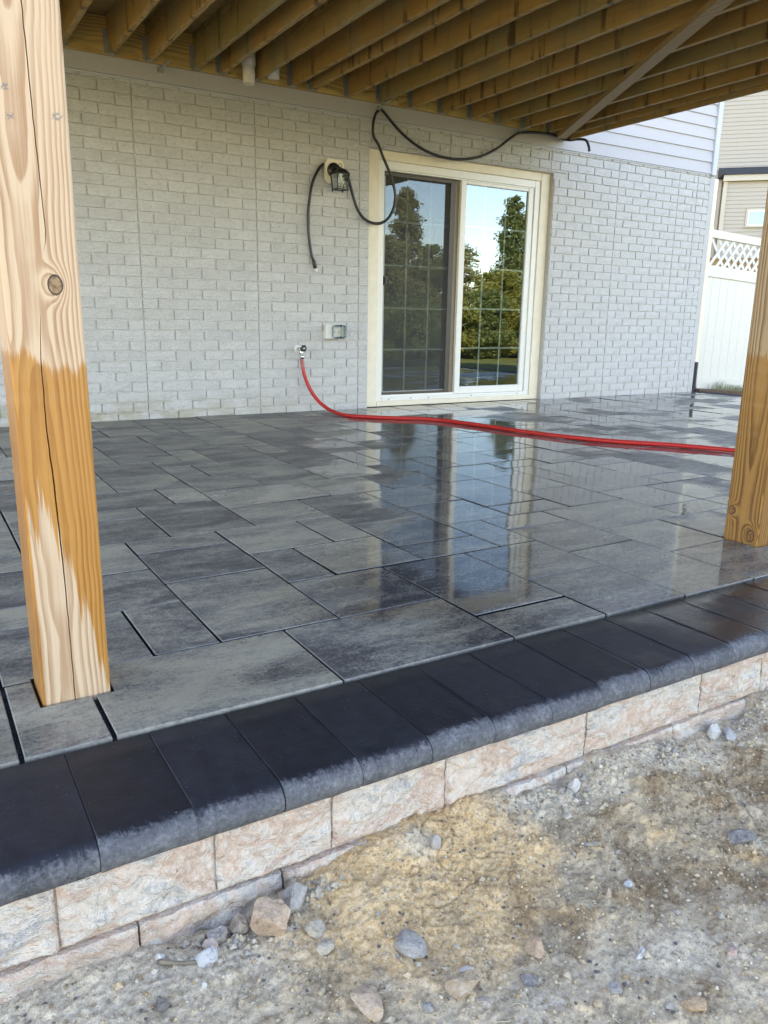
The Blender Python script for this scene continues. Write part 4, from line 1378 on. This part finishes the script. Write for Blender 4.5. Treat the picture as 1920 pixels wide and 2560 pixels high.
# outlet
t = empty('outlet_box', (-.26, -0.01, 0.66), label='white outdoor outlet under a clear bubble cover', cat='outlet')
MB().box(-.075, .085, -.042, .012, -.058, .058, 0.004).build('base_plate', M_['pvc'], t)
MB().box(-.012, .060, -.050, -.0425, -.040, .044, 0.003).build('receptacle', M_['pvc'], t)
for s in (-.006, .052):
    MB().add(*tube([(s * 0.6 + .012, -.0505, .004), (s * 0.6 + .012, -.054, .004)], .0145, 14)).build('socket', M_['bulb'], t, True)
v, f = cbox(-.030, .088, -.120, -.0425, -.054, .058, 0.018)
link('bubble_cover', mesh(v, f, False), M_['clear'], t)

# spigot + hose
t = empty('faucet', (-.575, -.02, .50), label='chrome hose tap with a black wheel handle on the brick wall', cat='faucet')
MB().add(*tube([(0, .028, .02), (0, .015, .02), (0, .012, .02)], [.034, .034, .018], 18)).build('flange', M_['pvc'], t, True)
MB().add(*tube([(0, .02, .02), (0, -.05, .02)], [.015, .015], 14)).add(*tube([(0, -.035, .028), (0, -.045, .0), (0.004, -.055, -.035)], [.017, .016, .014], 14)).build('spout', M_['chrome'], t, True)
MB().add(*tube([(0, -.05, .02), (.008, -.080, .028)], [.009, .009], 10)).build('stem', M_['chrome'], t, True)
wr = [(.008 + .021 * (1 + .13 * math.cos(6 * a)) * math.cos(a), -.083, .028 + .021 * (1 + .13 * math.cos(6 * a)) * math.sin(a)) for a in np.linspace(0, 2 * math.pi, 61)]
hb = MB().add(*tube(wr, .0055, 8))
for a in np.linspace(0, 2 * math.pi, 4)[:3]: hb.add(*bar((.008 + .02 * math.cos(a), -.083, .028 + .02 * math.sin(a)), (.008 - .02 * math.cos(a), -.083, .028 - .02 * math.sin(a)), .006, .005, (0, 1, 0)))
hb.build('wheel_handle', M_['blackrub'], t, True)
MB().add(*tube([(.008, -.084, .028), (.008, -.092, .028)], [.009, .008], 12)).build('handle_screw', M_['chrome'], t, True)
hz = 0.0148
hp = [(-.571, -.077, .442), (-.567, -.08, .38), (-.553, -.09, .30), (-.520, -.115, .20), (-.472, -.165, .105), (-.425, -.25, .045), (-.405, -.36, .022), (-.392, -.47, hz), (-.345, -.585, hz), (-.267, -.675, hz), (-.157, -.779, hz), (-.037, -.875, hz), (.060, -.945, hz), (.150, -1.09, hz), (.200, -1.25, hz), (.244, -1.42, hz), (.280, -1.62, hz), (.321, -1.836, hz), (.392, -2.09, hz), (.497, -2.333, hz), (.62, -2.52, hz), (.77, -2.69, hz), (.89, -2.88, hz), (.978, -3.048, hz), (1.03, -3.25, hz), (1.04, -3.6, hz), (1.0, -4.1, hz)]
hose = empty('garden_hose', (-.57, -.077, .44), label='red garden hose running from the wall tap across the wet pavers', cat='hose')
child(MB().add(*tube(spline(hp, 8), 0.0148, 14)).build('hose_tube', M_['hose'], None, True), hose)
child(MB().add(*tube([(-.571, -.076, .475), (-.571, -.077, .462), (-.571, -.077, .44)], [.016, .0175, .0175], 14)).build('coupling', M_['chrome'], None, True), hose)
co = MB()
for k in range(7): co.add(*tube([(-.5712 + .0007 * k, -.0775, .436 - .0135 * k), (-.5711 + .0007 * k, -.0777, .4315 - .0135 * k)], [.0172, .0172], 14))
child(co.build('strain_spring', M_['chrome'], None, True), hose)

# downspout and drain
MBd = empty('downspout', (4.62, .10, .32), label='cream downspout standing at the far corner of the brick wall', cat='downspout')
MB().box(-.03, .042, -.03, .045, .0, 2.03, .006).build('pipe', M_['cream'], MBd)
for zz in (.55, 1.5): MB().box(-.033, .045, -.033, .048, zz, zz + .03, .003).build('strap', M_['cream'], MBd)
zz = np.linspace(0.0, 0.335, 60)
rr = 0.040 + 0.006 * np.cos(np.arange(60) * math.pi / 1.5) + 0.022 * np.exp(-zz / 0.04)
tag(MB().add(*tube([(4.612, .085, a) for a in zz], rr, 18)).build('drain_pipe', M_['blackrub'], None, True), 'black corrugated drain pipe at the foot of the house corner', 'pipe')

# ================================================================== FENCE
DV = np.array([1, -.08]) / math.hypot(1, .08)
NV_ = np.array([DV[1], -DV[0]])       # towards the viewer
F0 = np.array([4.93, .27])
fence = empty('vinyl_fence', (4.93, .27, 0), label='white vinyl privacy fence with a lattice top beside the house', cat='fence')


def fp(s, d, z): return (F0[0] + DV[0] * s + NV_[0] * d, F0[1] + DV[1] * s + NV_[1] * d, z - 0.064 * s)


def fbox(name, s0, s1, d0, d1, z0, z1, mat=None):
    v = [fp(s, d, z) for s in (s0, s1) for d in (d0, d1) for z in (z0, z1)]
    f = cbox(0, 1, 0, 1, 0, 1)[1]
    return child(link(name, mesh(v, f), mat or M_['fence']), fence)


SE = 3.4
fbox('top_rail', -.10, SE, -.028, .028, 1.758, 1.845)
fbox('middle_rail', -.10, SE, -.028, .028, 1.322, 1.449)
fbox('bottom_rail', -.10, SE, -.028, .028, 0.0, 0.146)
for k in range(-1, 24):
    s = .062 + .1385 * k
    fbox('plank', s + .0012, s + .1373, -.010, .010, .147, 1.321)
fbox('fence_post', SE, SE + .127, -.065, .065, -.1, 1.95)
lz0, lz1 = 1.449, 1.758
n = 0
s = -0.5
while s < SE:
    for sgn, d in ((1, .004), (-1, -.004)):
        a, b_ = s, s + (lz1 - lz0) * sgn * 0.80
        lo, hi = min(a, b_), max(a, b_)
        if lo < -.10 or hi > SE: continue
        hwid = 0.023
        v = []
        for (q, zz) in ((a, lz0), (b_, lz1)):
            for e in (-1, 1):
                for t_ in (-1, 1): v.append(fp(q + e * hwid, d + t_ * .003, zz))
        f = [(0, 2, 6, 4), (1, 5, 7, 3), (0, 4, 5, 1), (2, 3, 7, 6), (0, 1, 3, 2), (4, 6, 7, 5)]
        child(link('lattice_strip', mesh(v, f), M_['fence']), fence)
    s += 0.122
# grass and mulch at its foot
gb = MB()
for _ in range(900):
    s, d = rnd.uniform(.12, 1.6), rnd.uniform(.035, .24)
    if rnd.random() > (0.35 + 0.65 * min(1, max(0, (s - .2) / .35))): continue
    x, y, z0 = fp(s, d, -.005)
    h = rnd.uniform(.03, .10) * (1.5 if abs(s - .30) < .06 else 1)
    a = rnd.uniform(0, 6.28)
    lx, ly = math.cos(a) * h * .6, math.sin(a) * h * .6
    w = .003
    gb.add([(x - w, y, z0 - .03), (x + w, y, z0 - .03), (x + lx * .5 + w * .7, y + ly * .5, z0 + h * .75), (x + lx * .5 - w * .7, y + ly * .5, z0 + h * .75), (x + lx, y + ly, z0 + h)], [(0, 1, 2, 3), (3, 2, 4)])
tag(gb.build('grass', M_['grass']), 'tufts of grass along the foot of the white fence', kind='stuff')
mv = [fp(s, d, zz) for s in (-.3, 3.4) for d in (-.3, .33) for zz in (-.09, .004)]
tag(link('mulch_bed', mesh(mv, cbox(0, 1, 0, 1, 0, 1)[1]), M_['mulch']), 'brown mulch strip below the white fence', kind='structure')

# ================================================================== NEIGHBOUR HOUSE
nb = empty('neighbour_house', (14.2, 7.15, -0.6), label='beige sided house next door with a small dark shingled bay roof', cat='house')
D1 = np.array([.67, -.74]) / math.hypot(.67, .74)
N1 = np.array([-D1[1] * -1, -D1[0]]) if False else np.array([D1[1], -D1[0]])
if np.dot(N1, CAMP[:2] - np.array([14.2, 7.15])) < 0: N1 = -N1
P1 = np.array([14.2, 7.15])


def np_(s, d, z): return (P1[0] + D1[0] * s + N1[0] * d, P1[1] + D1[1] * s + N1[1] * d, z)


def nbox(name, s0, s1, d0, d1, z0, z1, mat, d0t=None, d1t=None):
    v = [np_(s, d, z) for s in (s0, s1) for (d, z) in ((d0, z0), (d0 if d0t is None else d0t, z1), (d1, z0), (d1 if d1t is None else d1t, z1))]
    return child(link(name, mesh(v, cbox(0, 1, 0, 1, 0, 1)[1]), mat), nb)


BK = -0.35
nbox('main_wall', -6.0, 6.0, BK - 6, BK - .02, -1.0, 8.2, M_['beige'])
nbox('bay_wall', 0.02, 4.0, BK - .01, -.02, -1.0, 4.12, M_['beige'])
LAP = 0.0918
z = -0.8
while z < 8.1:
    if z + LAP < 4.2: nbox('siding_board', -6.0, 0.0, BK - .03, BK + .014, z, z + LAP - .001, M_['beige'], None, BK + .001)
    elif z > 4.35: nbox('siding_board', -6.0, 6.0, BK - .03, BK + .014, z, z + LAP - .001, M_['beige'], None, BK + .001)
    if z + LAP < 4.13:
        cuts = ((.07, 4.0),) if not (3.02 < z < 3.50) else ((.07, .555), (1.06, 4.0))
        for (a, b_) in cuts: nbox('siding_board', a, b_, -.03, .014, z, z + LAP - .001, M_['beige'], None, .001)
        v = [np_(s, d, zz) for (s, zz) in ((-.012, z), (.0, z + LAP - .001), (.03, z), (.03, z + LAP - .001)) for d in (BK, -.005)]
        child(link('siding_board', mesh(v, [(0, 1, 3, 2), (4, 6, 7, 5), (0, 4, 5, 1), (2, 3, 7, 6), (0, 2, 6, 4), (1, 5, 7, 3)]), M_['beige']), nb)
    z += LAP
nbox('corner_board', -.02, .068, -.02, .03, -1.0, 4.125, M_['beigetrim'])
nbox('corner_board', -.10, -.035, BK + .0, BK + .05, -1.0, 4.2, M_['beigetrim'])
nbox('fascia', -.04, 4.1, .035, .10, 4.128, 4.276, M_['beigetrim'])
nbox('soffit', -.04, 4.1, -.02, .034, 4.129, 4.16, M_['beigetrim'])
v = [np_(-.08, .13, 4.279), np_(4.2, .13, 4.279), np_(4.2, BK, 4.50), np_(-.14, BK, 4.50), np_(-.08, .13, 4.262), np_(4.2, .13, 4.262), np_(4.2, BK, 4.24), np_(-.14, BK, 4.24)]
child(link('bay_roof', mesh(v, [(0, 1, 2, 3), (7, 6, 5, 4), (0, 4, 5, 1), (0, 3, 7, 4), (1, 5, 6, 2)]), M_['shingle']), nb)
wf = nbox('window', .56, 1.05, .0, .03, 3.06, 3.50, M_['beigetrim'])
o = nbox('window_frame', .60, 1.01, .031, .04, 3.10, 3.46, M_['vinyl']); o.parent = wf
o = nbox('pane', .635, .975, .0405, .043, 3.14, 3.42, M_['glass']); o.parent = wf
o = nbox('sill', .55, 1.06, .0315, .06, 3.06, 3.085, M_['beigetrim']); o.parent = wf
v = [np_(-6.4, .6, 8.0), np_(6.4, .6, 8.0), np_(6.4, -3.3, 10.4), np_(-6.4, -3.3, 10.4), np_(6.4, -7.2, 8.0), np_(-6.4, -7.2, 8.0)]
v += [(a, b_, c_ + .15) for a, b_, c_ in v]
child(link('roof', mesh(v, [(0, 1, 2, 3), (3, 2, 4, 5), (6, 9, 8, 7), (9, 11, 10, 8), (0, 6, 7, 1), (4, 10, 11, 5), (0, 3, 9, 6), (3, 5, 11, 9), (1, 7, 8, 2), (2, 8, 10, 4)]), M_['shingle']), nb)
wfn = empty('wooden_fence', (13.6, 6.6, -.6), label='brown board fence glimpsed through the white lattice before the beige house', cat='fence')
for k in range(44):
    s0 = -1.6 + k * .145
    v = [np_(s, d, zz) for s in (s0, s0 + .138) for d in (.55 + .004 * (k % 2), .575) for zz in (-1.0, 2.27)]
    child(link('board', mesh(v, cbox(0, 1, 0, 1, 0, 1)[1]), M_['brownwood']), wfn)
v = [np_(s, d, zz) for s in (-1.62, 4.8) for d in (.54, .62) for zz in (2.27, 2.31)]
child(link('cap_rail', mesh(v, cbox(0, 1, 0, 1, 0, 1)[1]), M_['brownwood']), wfn)


# ================================================================== TREES (behind the camera, seen in the door glass and wet pavers)
def tree(x, y, zg, h, w, mat, seed, label, shape='cone', nleaf=9000, crown0=0.12, leaf=0.15, cat='tree'):
    r = np.random.default_rng(seed)
    t = empty('tree', (x, y, zg), label=label, cat=cat)
    nb_ = 9
    tr = MB()
    path = [(0.1 * math.sin(i * 1.7 + seed) * i / 9, 0.1 * math.cos(i * 1.3 + seed) * i / 9, h * .92 * i / 9) for i in range(10)]
    tr.add(*tube(path, np.linspace(.035 * h ** .8 * .55, .015, 10), 8))
    cl = []
    n_cl = int(40 + 9 * h)
    for i in range(n_cl):
        q = r.uniform(crown0, 1.0)
        prof = {'cone': (1 - q) ** .75 * 1.05 + .10, 'round': math.sqrt(max(.04, 1 - (2 * q - 1.0) ** 2)) * .95, 'shrub': math.sqrt(max(.05, 1 - (q - .35) ** 2 / .5))}[shape]
        a = r.uniform(0, 2 * math.pi)
        rad = w * prof * r.uniform(.45, 1.05)
        c_ = np.array([rad * math.cos(a), rad * math.sin(a), h * q])
        cl.append((c_, r.uniform(.20, .60) * w * (0.55 + 0.45 * prof)))
        b0 = np.array(path[min(9, int(q * .75 * 9))])
        if i % 2 == 0: tr.add(*tube([b0, (b0 + c_) / 2 + (0, 0, .08 * h * .3), c_], [.012 * h ** .7, .009 * h ** .6, .006], 5))
    tr.build('trunk', M_['bark'], t, True)
    v, f = [], []
    for i in range(nleaf):
        c_, s = cl[r.integers(len(cl))]
        p = r.normal(0, 1, 3); p = p / np.linalg.norm(p) * s * r.uniform(.05, 1) ** .6
        p[2] *= .7
        p = c_ + p
        if p[2] < .05 * h: continue
        nn = r.normal(0, 1, 3); nn[2] += .15; nn[1] += .35; nn /= np.linalg.norm(nn)
        u = np.cross(nn, r.normal(0, 1, 3)); u /= np.linalg.norm(u)
        w_ = np.cross(nn, u)
        L_ = leaf * r.uniform(.6, 1.25)
        k = len(v)
        v += [p - u * L_ * .5, p + w_ * L_ * .28, p + u * L_ * .5, p - w_ * L_ * .28]
        f.append((k, k + 1, k + 2, k + 3))
    link('crown', mesh(v, f), mat, t)


TZ = -1.30
tree(27.0, -30, TZ, 8.7, 1.75, M_['leaf2'], 1, 'tall dark tree mirrored at the right of the fixed door pane', 'cone', 24000)
tree(24.9, -28.6, TZ, 4.5, 1.7, M_['leaf1'], 2, 'bright bushy tree mirrored low in the fixed door pane', 'shrub', 18000, .05)
tree(27.8, -28.0, TZ, 4.2, 1.6, M_['leaf1'], 3, 'sunlit shrub mirrored beneath the tall dark tree', 'shrub', 14000, .05)
tree(19.9, -30, TZ, 8.4, 1.55, M_['leaf3'], 4, 'slender olive tree mirrored in the screened door pane', 'cone', 24000)
tree(18.2, -29.4, TZ, 6.0, 1.5, M_['leaf3'], 5, 'broad olive tree mirrored at the left edge of the screened pane', 'round', 18000, .15)
tree(21.8, -30.5, TZ, 5.8, 1.5, M_['leaf2'], 6, 'lower dark tree mirrored right of the slender olive tree', 'round', 18000, .12)
tree(16.0, -30, TZ, 6.8, 2.2, M_['leaf2'], 7, 'wide dark tree standing left of the mirrored olive trees', 'round', 6000, .12)
tree(30.6, -30.5, TZ, 6.6, 2.2, M_['leaf3'], 8, 'olive tree standing right of the mirrored tall dark tree', 'round', 6000, .12)
tree(20.6, -27.2, TZ, 3.0, 1.6, M_['leaf1'], 9, 'low leafy shrub mirrored at the foot of the slender olive tree', 'shrub', 12000, .05)
for q_, (tx_, ty_, th_, tw_, tm_, tl_) in enumerate(((22.9, -27.6, 3.4, 1.6, 'leaf2', 'dark shrub mirrored between the olive tree and the bright bush'), (26.3, -26.4, 2.6, 1.5, 'leaf1', 'low bright shrub mirrored in front of the bushy tree'), (29.6, -27.5, 3.6, 1.8, 'leaf2', 'dark shrub mirrored at the right edge of the fixed pane'), (18.0, -26.6, 2.9, 1.7, 'leaf2', 'dark shrub mirrored low at the left of the screened pane'), (24.0, -31.5, 6.2, 1.7, 'leaf3', 'olive tree mirrored behind the bright bushy tree'))):
    tree(tx_, ty_, TZ, th_, tw_, M_[tm_], 20 + q_, tl_, 'round' if th_ > 5 else 'shrub', 14000, .05)
tree(11.5, -31, TZ, 7.2, 2.4, M_['leaf3'], 10, 'olive tree farthest left of the row across the lawn', 'round', 5000, .12)


# ================================================================== STONES
def rock(name, x, y, w, h, d, col, label, rot=0.0, sink=0.30, seed=0, cuts=13, flat=1.0, tilt=0.0, group=None, cat='stone'):
    r = np.random.default_rng(seed + 5)
    base = rock.base
    v = base.copy() + 0
    ov = 'oval' in label or 'round' in label or 'flat' in label
    for k in range(6 if ov else cuts):
        n_ = r.normal(0, 1, 3); n_ /= np.linalg.norm(n_)
        q = r.uniform(.70, .9) if ov else r.uniform(.42, .82)
        dd = v @ n_ - q
        v = v - np.where(dd > 0, dd, 0)[:, None] * n_
    v = v * (1 + 0.028 * r.normal(0, 1, (len(v), 1)))
    v = v / (v.max(0) - v.min(0)) * np.array([w, d, h])
    me = mesh(v, rock.faces, False)
    o = link(name, me, M_['rock'])
    y = min(y, -4.945 - d * .45)
    z = float(ground_z(np.array([x]), np.array([y]))[0])
    o.location = (x, y, z + h * (.5 - sink))
    o.rotation_euler = (tilt, r.uniform(-.2, .2), rot)
    o.color = tuple(.68 * c_ + .32 * g_ for c_, g_ in zip(col, (.42, .37, .31))) + (1.0,)
    tag(o, label, cat, group)
    return o


import bmesh
bm = bmesh.new(); bmesh.ops.create_icosphere(bm, subdivisions=3, radius=1.0)
rock.base = np.array([v.co[:] for v in bm.verts]); rock.faces = [tuple(v.index for v in f.verts) for f in bm.faces]
bm.free()
OR, GR, BR, PK, TN, WH, DK, YL, BL = (.46, .29, .18), (.33, .312, .285), (.27, .20, .15), (.46, .34, .28), (.42, .34, .24), (.62, .61, .58), (.055, .055, .065), (.56, .46, .28), (.34, .36, .39)
RK = [(-2.965, -4.99, .066, .075, .05, OR, 'largest orange-flecked grey rock leaning at the foot of the block wall'),
      (-2.905, -4.972, .056, .062, .048, GR, 'big pale grey rock right of the orange-flecked one'),
      (-3.008, -4.965, .033, .044, .03, BR, 'upright brown stone left of the orange-flecked rock, against the wall'),
      (-3.045, -4.968, .036, .034, .03, (.26, .235, .22), 'dull grey-brown stone wedged in the left pile below the wall'),
      (-3.062, -4.985, .027, .032, .022, PK, 'pinkish angular stone at the front of the left pile'),
      (-3.068, -4.962, .016, .022, .014, TN, 'thin tan sliver at the left end of the stone pile'),
      (-3.074, -5.004, .038, .032, .034, (.50, .51, .52), 'rounded whitish grey stone just right of the twig'),
      (-3.095, -4.998, .014, .013, .013, GR, 'tiny grey pebble beside the rounded whitish stone'),
      (-3.139, -4.962, .018, .024, .016, WH, 'small white stone at the left end of the twig'),
      (-2.892, -5.036, .038, .026, .030, TN, 'tan crumbly lump low on the sand slope'),
      (-2.895, -5.074, .034, .018, .028, (.44, .38, .28), 'flat sandy lump below the crumbly tan one'),
      (-2.933, -5.135, .015, .011, .011, YL, 'small yellow pebble in the brown soil'),
      (-3.159, -5.055, .023, .020, .026, DK, 'blackish slate chip in the grey soil at lower left'),
      (-3.094, -5.050, .010, .010, .009, WH, 'tiny white pebble near the blackish slate chip'),
      (-2.774, -5.147, .050, .030, .066, (.29, .275, .255), 'flat oval grey stone lying alone in the yellow sand'),
      (-2.749, -5.252, .060, .040, .048, (.36, .24, .13), 'large brown clay lump near the bottom centre'),
      (-2.590, -5.251, .037, .030, .042, (.44, .26, .13), 'orange-brown mottled stone right of the brown clay lump'),
      (-2.635, -5.288, .024, .018, .030, (.10, .10, .12), 'dark blue-grey chip below the orange-brown stone'),
      (-2.718, -5.229, .028, .012, .015, (.52, .47, .44), 'pale flat flake above the brown clay lump'),
      (-2.884, -5.197, .046, .040, .056, (.50, .34, .22), 'orange and white stone at the bottom left of centre'),
      (-2.810, -5.256, .018, .014, .016, (.14, .145, .15), 'dark grey pebble left of the brown clay lump'),
      (-2.722, -5.288, .028, .014, .022, (.40, .33, .26), 'grey-tan flake below the brown clay lump'),
      (-2.019, -5.238, .064, .026, .044, (.12, .12, .122), 'dark slate-grey flat stone at the right edge of the soil'),
      (-2.305, -5.027, .024, .012, .014, (.50, .42, .33), 'pale buff pebble below the crumbled gravel'),
      (-2.327, -5.107, .015, .010, .012, (.36, .32, .26), 'left of two small drab pebbles mid soil'),
      (-2.308, -5.112, .018, .013, .014, (.33, .28, .21), 'right of two small drab pebbles mid soil'),
      (-2.344, -5.137, .018, .014, .016, (.42, .29, .15), 'small tan block below the two drab pebbles'),
      (-2.335, -5.223, .017, .011, .014, WH, 'small white chip right of centre in the soil'),
      (-2.395, -5.228, .017, .020, .014, (.42, .28, .18), 'upright tan pebble left of the white chip'),
      (-1.737, -4.965, .045, .040, .030, (.55, .55, .52), 'white angular rock against the wall at right'),
      (-1.718, -4.992, .045, .036, .040, BL, 'bluish grey broken rock right of the white angular one'),
      (-2.227, -4.968, .028, .038, .024, (.58, .53, .48), 'pointed off-white stone by the block joint'),
      (-2.432, -5.339, .027, .010, .015, (.66, .65, .63), 'bright white chip at lower right'),
      (-2.300, -5.416, .029, .013, .018, (.48, .30, .24), 'pink pebble at the lower right'),
      (-2.440, -5.450, .036, .022, .030, (.50, .29, .13), 'orange stone by the bottom edge'),
      (-2.532, -5.373, .022, .020, .022, (.24, .24, .245), 'small grey round stone left of the orange stone'),
      (-2.572, -5.375, .018, .014, .015, (.40, .28, .16), 'small tan pebble left of the small grey round stone'),
      (-2.618, -4.995, .026, .034, .020, (.36, .33, .31), 'speckled oval stone half buried high in the sand heap')]
for i, (x, y, w, h, d, col, lab) in enumerate(RK):
    rock('rock' if max(w, h) > .03 else 'pebble', x, y, w, h, d, col, lab, rot=rnd.uniform(-.5, .5), seed=i, sink=.28 if max(w, h) > .03 else .3)
tw = [(-3.142, -4.972), (-3.115, -4.994), (-3.09, -5.008), (-3.062, -5.022)]
tz = [float(ground_z(np.array([x]), np.array([y]))[0]) + .004 for x, y in tw]
tag(MB().add(*tube(spline([(a, b_, c_) for (a, b_), c_ in zip(tw, tz)], 5), np.linspace(.0038, .0015, 16), 7)).build('twig', M_['bark'], None, True), 'thin bent twig on the grey soil by the stone pile', 'twig')


def scatter(name, n, fx, label, smin, smax, cols):
    v, f = [], []
    r = rng
    xy = fx(n)
    zz = ground_z(xy[:, 0], xy[:, 1])
    octv = np.array([(1, 0, 0), (-1, 0, 0), (0, 1, 0), (0, -1, 0), (0, 0, 1), (0, 0, -1)], float)
    octf = [(0, 2, 4), (2, 1, 4), (1, 3, 4), (3, 0, 4), (2, 0, 5), (1, 2, 5), (3, 1, 5), (0, 3, 5)]
    ci = []
    for (x, y), z in zip(xy, zz):
        s = smin + (smax - smin) * r.random() ** 3.0
        q = octv * (s * r.uniform(.6, 1.2, 3)) * .5 * r.uniform(.8, 1.2, (6, 1))
        a = r.uniform(0, 6.28)
        ca, sa = math.cos(a), math.sin(a)
        q = np.stack([q[:, 0] * ca - q[:, 1] * sa, q[:, 0] * sa + q[:, 1] * ca, q[:, 2] * .8], 1)
        k = len(v)
        v += list(q + (x, y, z + s * .12))
        f += [tuple(i + k for i in t_) for t_ in octf]
        ci += [cols[r.integers(len(cols))]] * 8
    me = mesh(v, f)
    mats = []
    for c_ in sorted(set(ci)):
        mats.append(c_); me.materials.append(M_['peb' + str(c_)])
    idx = {c_: i for i, c_ in enumerate(mats)}
    me.polygons.foreach_set('material_index', [idx[c_] for c_ in ci])
    tag(link(name, me), label, kind='stuff')


for i, c_ in enumerate(((.42, .35, .255), (.31, .275, .235), (.55, .48, .37), (.38, .26, .13), (.10, .095, .09), (.26, .19, .12), (.62, .60, .55), (.50, .38, .24))):
    M_['peb%d' % i] = plain('gravel_grain', c_, .85, .3, 0, .25, 120)
scatter('soil_grit', 20000, lambda n: np.stack([rng.uniform(-3.6, -1.2, n), rng.uniform(-5.70, -4.945, n)], 1), 'loose grit and crumbs over the soil', .0014, .0095, [0, 0, 0, 7, 3, 4, 5, 5, 7, 0, 5, 2])


scatter('soil_clods', 900, lambda n: np.stack([rng.uniform(-3.55, -1.25, n), rng.uniform(-5.65, -4.955, n)], 1), 'small half-buried clods and chips in the soil', .006, .020, [0, 0, 5, 1, 7, 7])


def gravel_xy(n):
    c_ = np.array([(-2.215, -4.985, .05, .022), (-1.93, -4.972, .028, .02), (-3.03, -4.985, .06, .022), (-2.97, -5.0, .05, .02), (-2.87, -4.966, .03, .012), (-1.60, -4.965, .05, .015), (-2.25, -4.96, .05, .01)])
    k = rng.integers(0, len(c_), n)
    y = np.minimum(c_[k, 1] + rng.normal(0, 1, n) * c_[k, 3], -4.95)
    return np.stack([c_[k, 0] + rng.normal(0, 1, n) * c_[k, 2], y], 1)


scatter('gravel', 760, gravel_xy, 'crumbled grey gravel collected along the foot of the block wall', .004, .021, [1, 1, 0, 2])

fb = MB()
for _ in range(70):
    x, y = rnd.uniform(-3.2, -1.5), rnd.uniform(-5.45, -4.96)
    a, ln, cv = rnd.uniform(0, 6.28), rnd.uniform(.010, .034), rnd.uniform(-1.6, 1.6)
    pts = []
    for k in range(6):
        t_ = k / 5
        px_, py_ = x + ln * t_ * math.cos(a + cv * t_), y + ln * t_ * math.sin(a + cv * t_)
        pts.append((px_, py_, float(ground_z(np.array([px_]), np.array([py_]))[0]) + .0018 + .003 * math.sin(t_ * 3.1)))
    fb.add(*tube(pts, rnd.uniform(.0004, .0008), 4))
tag(fb.build('dry_grass_fibres', plain('straw', (.50, .42, .27), .7)), 'thin dry straw fibres lying on the soil', kind='stuff')
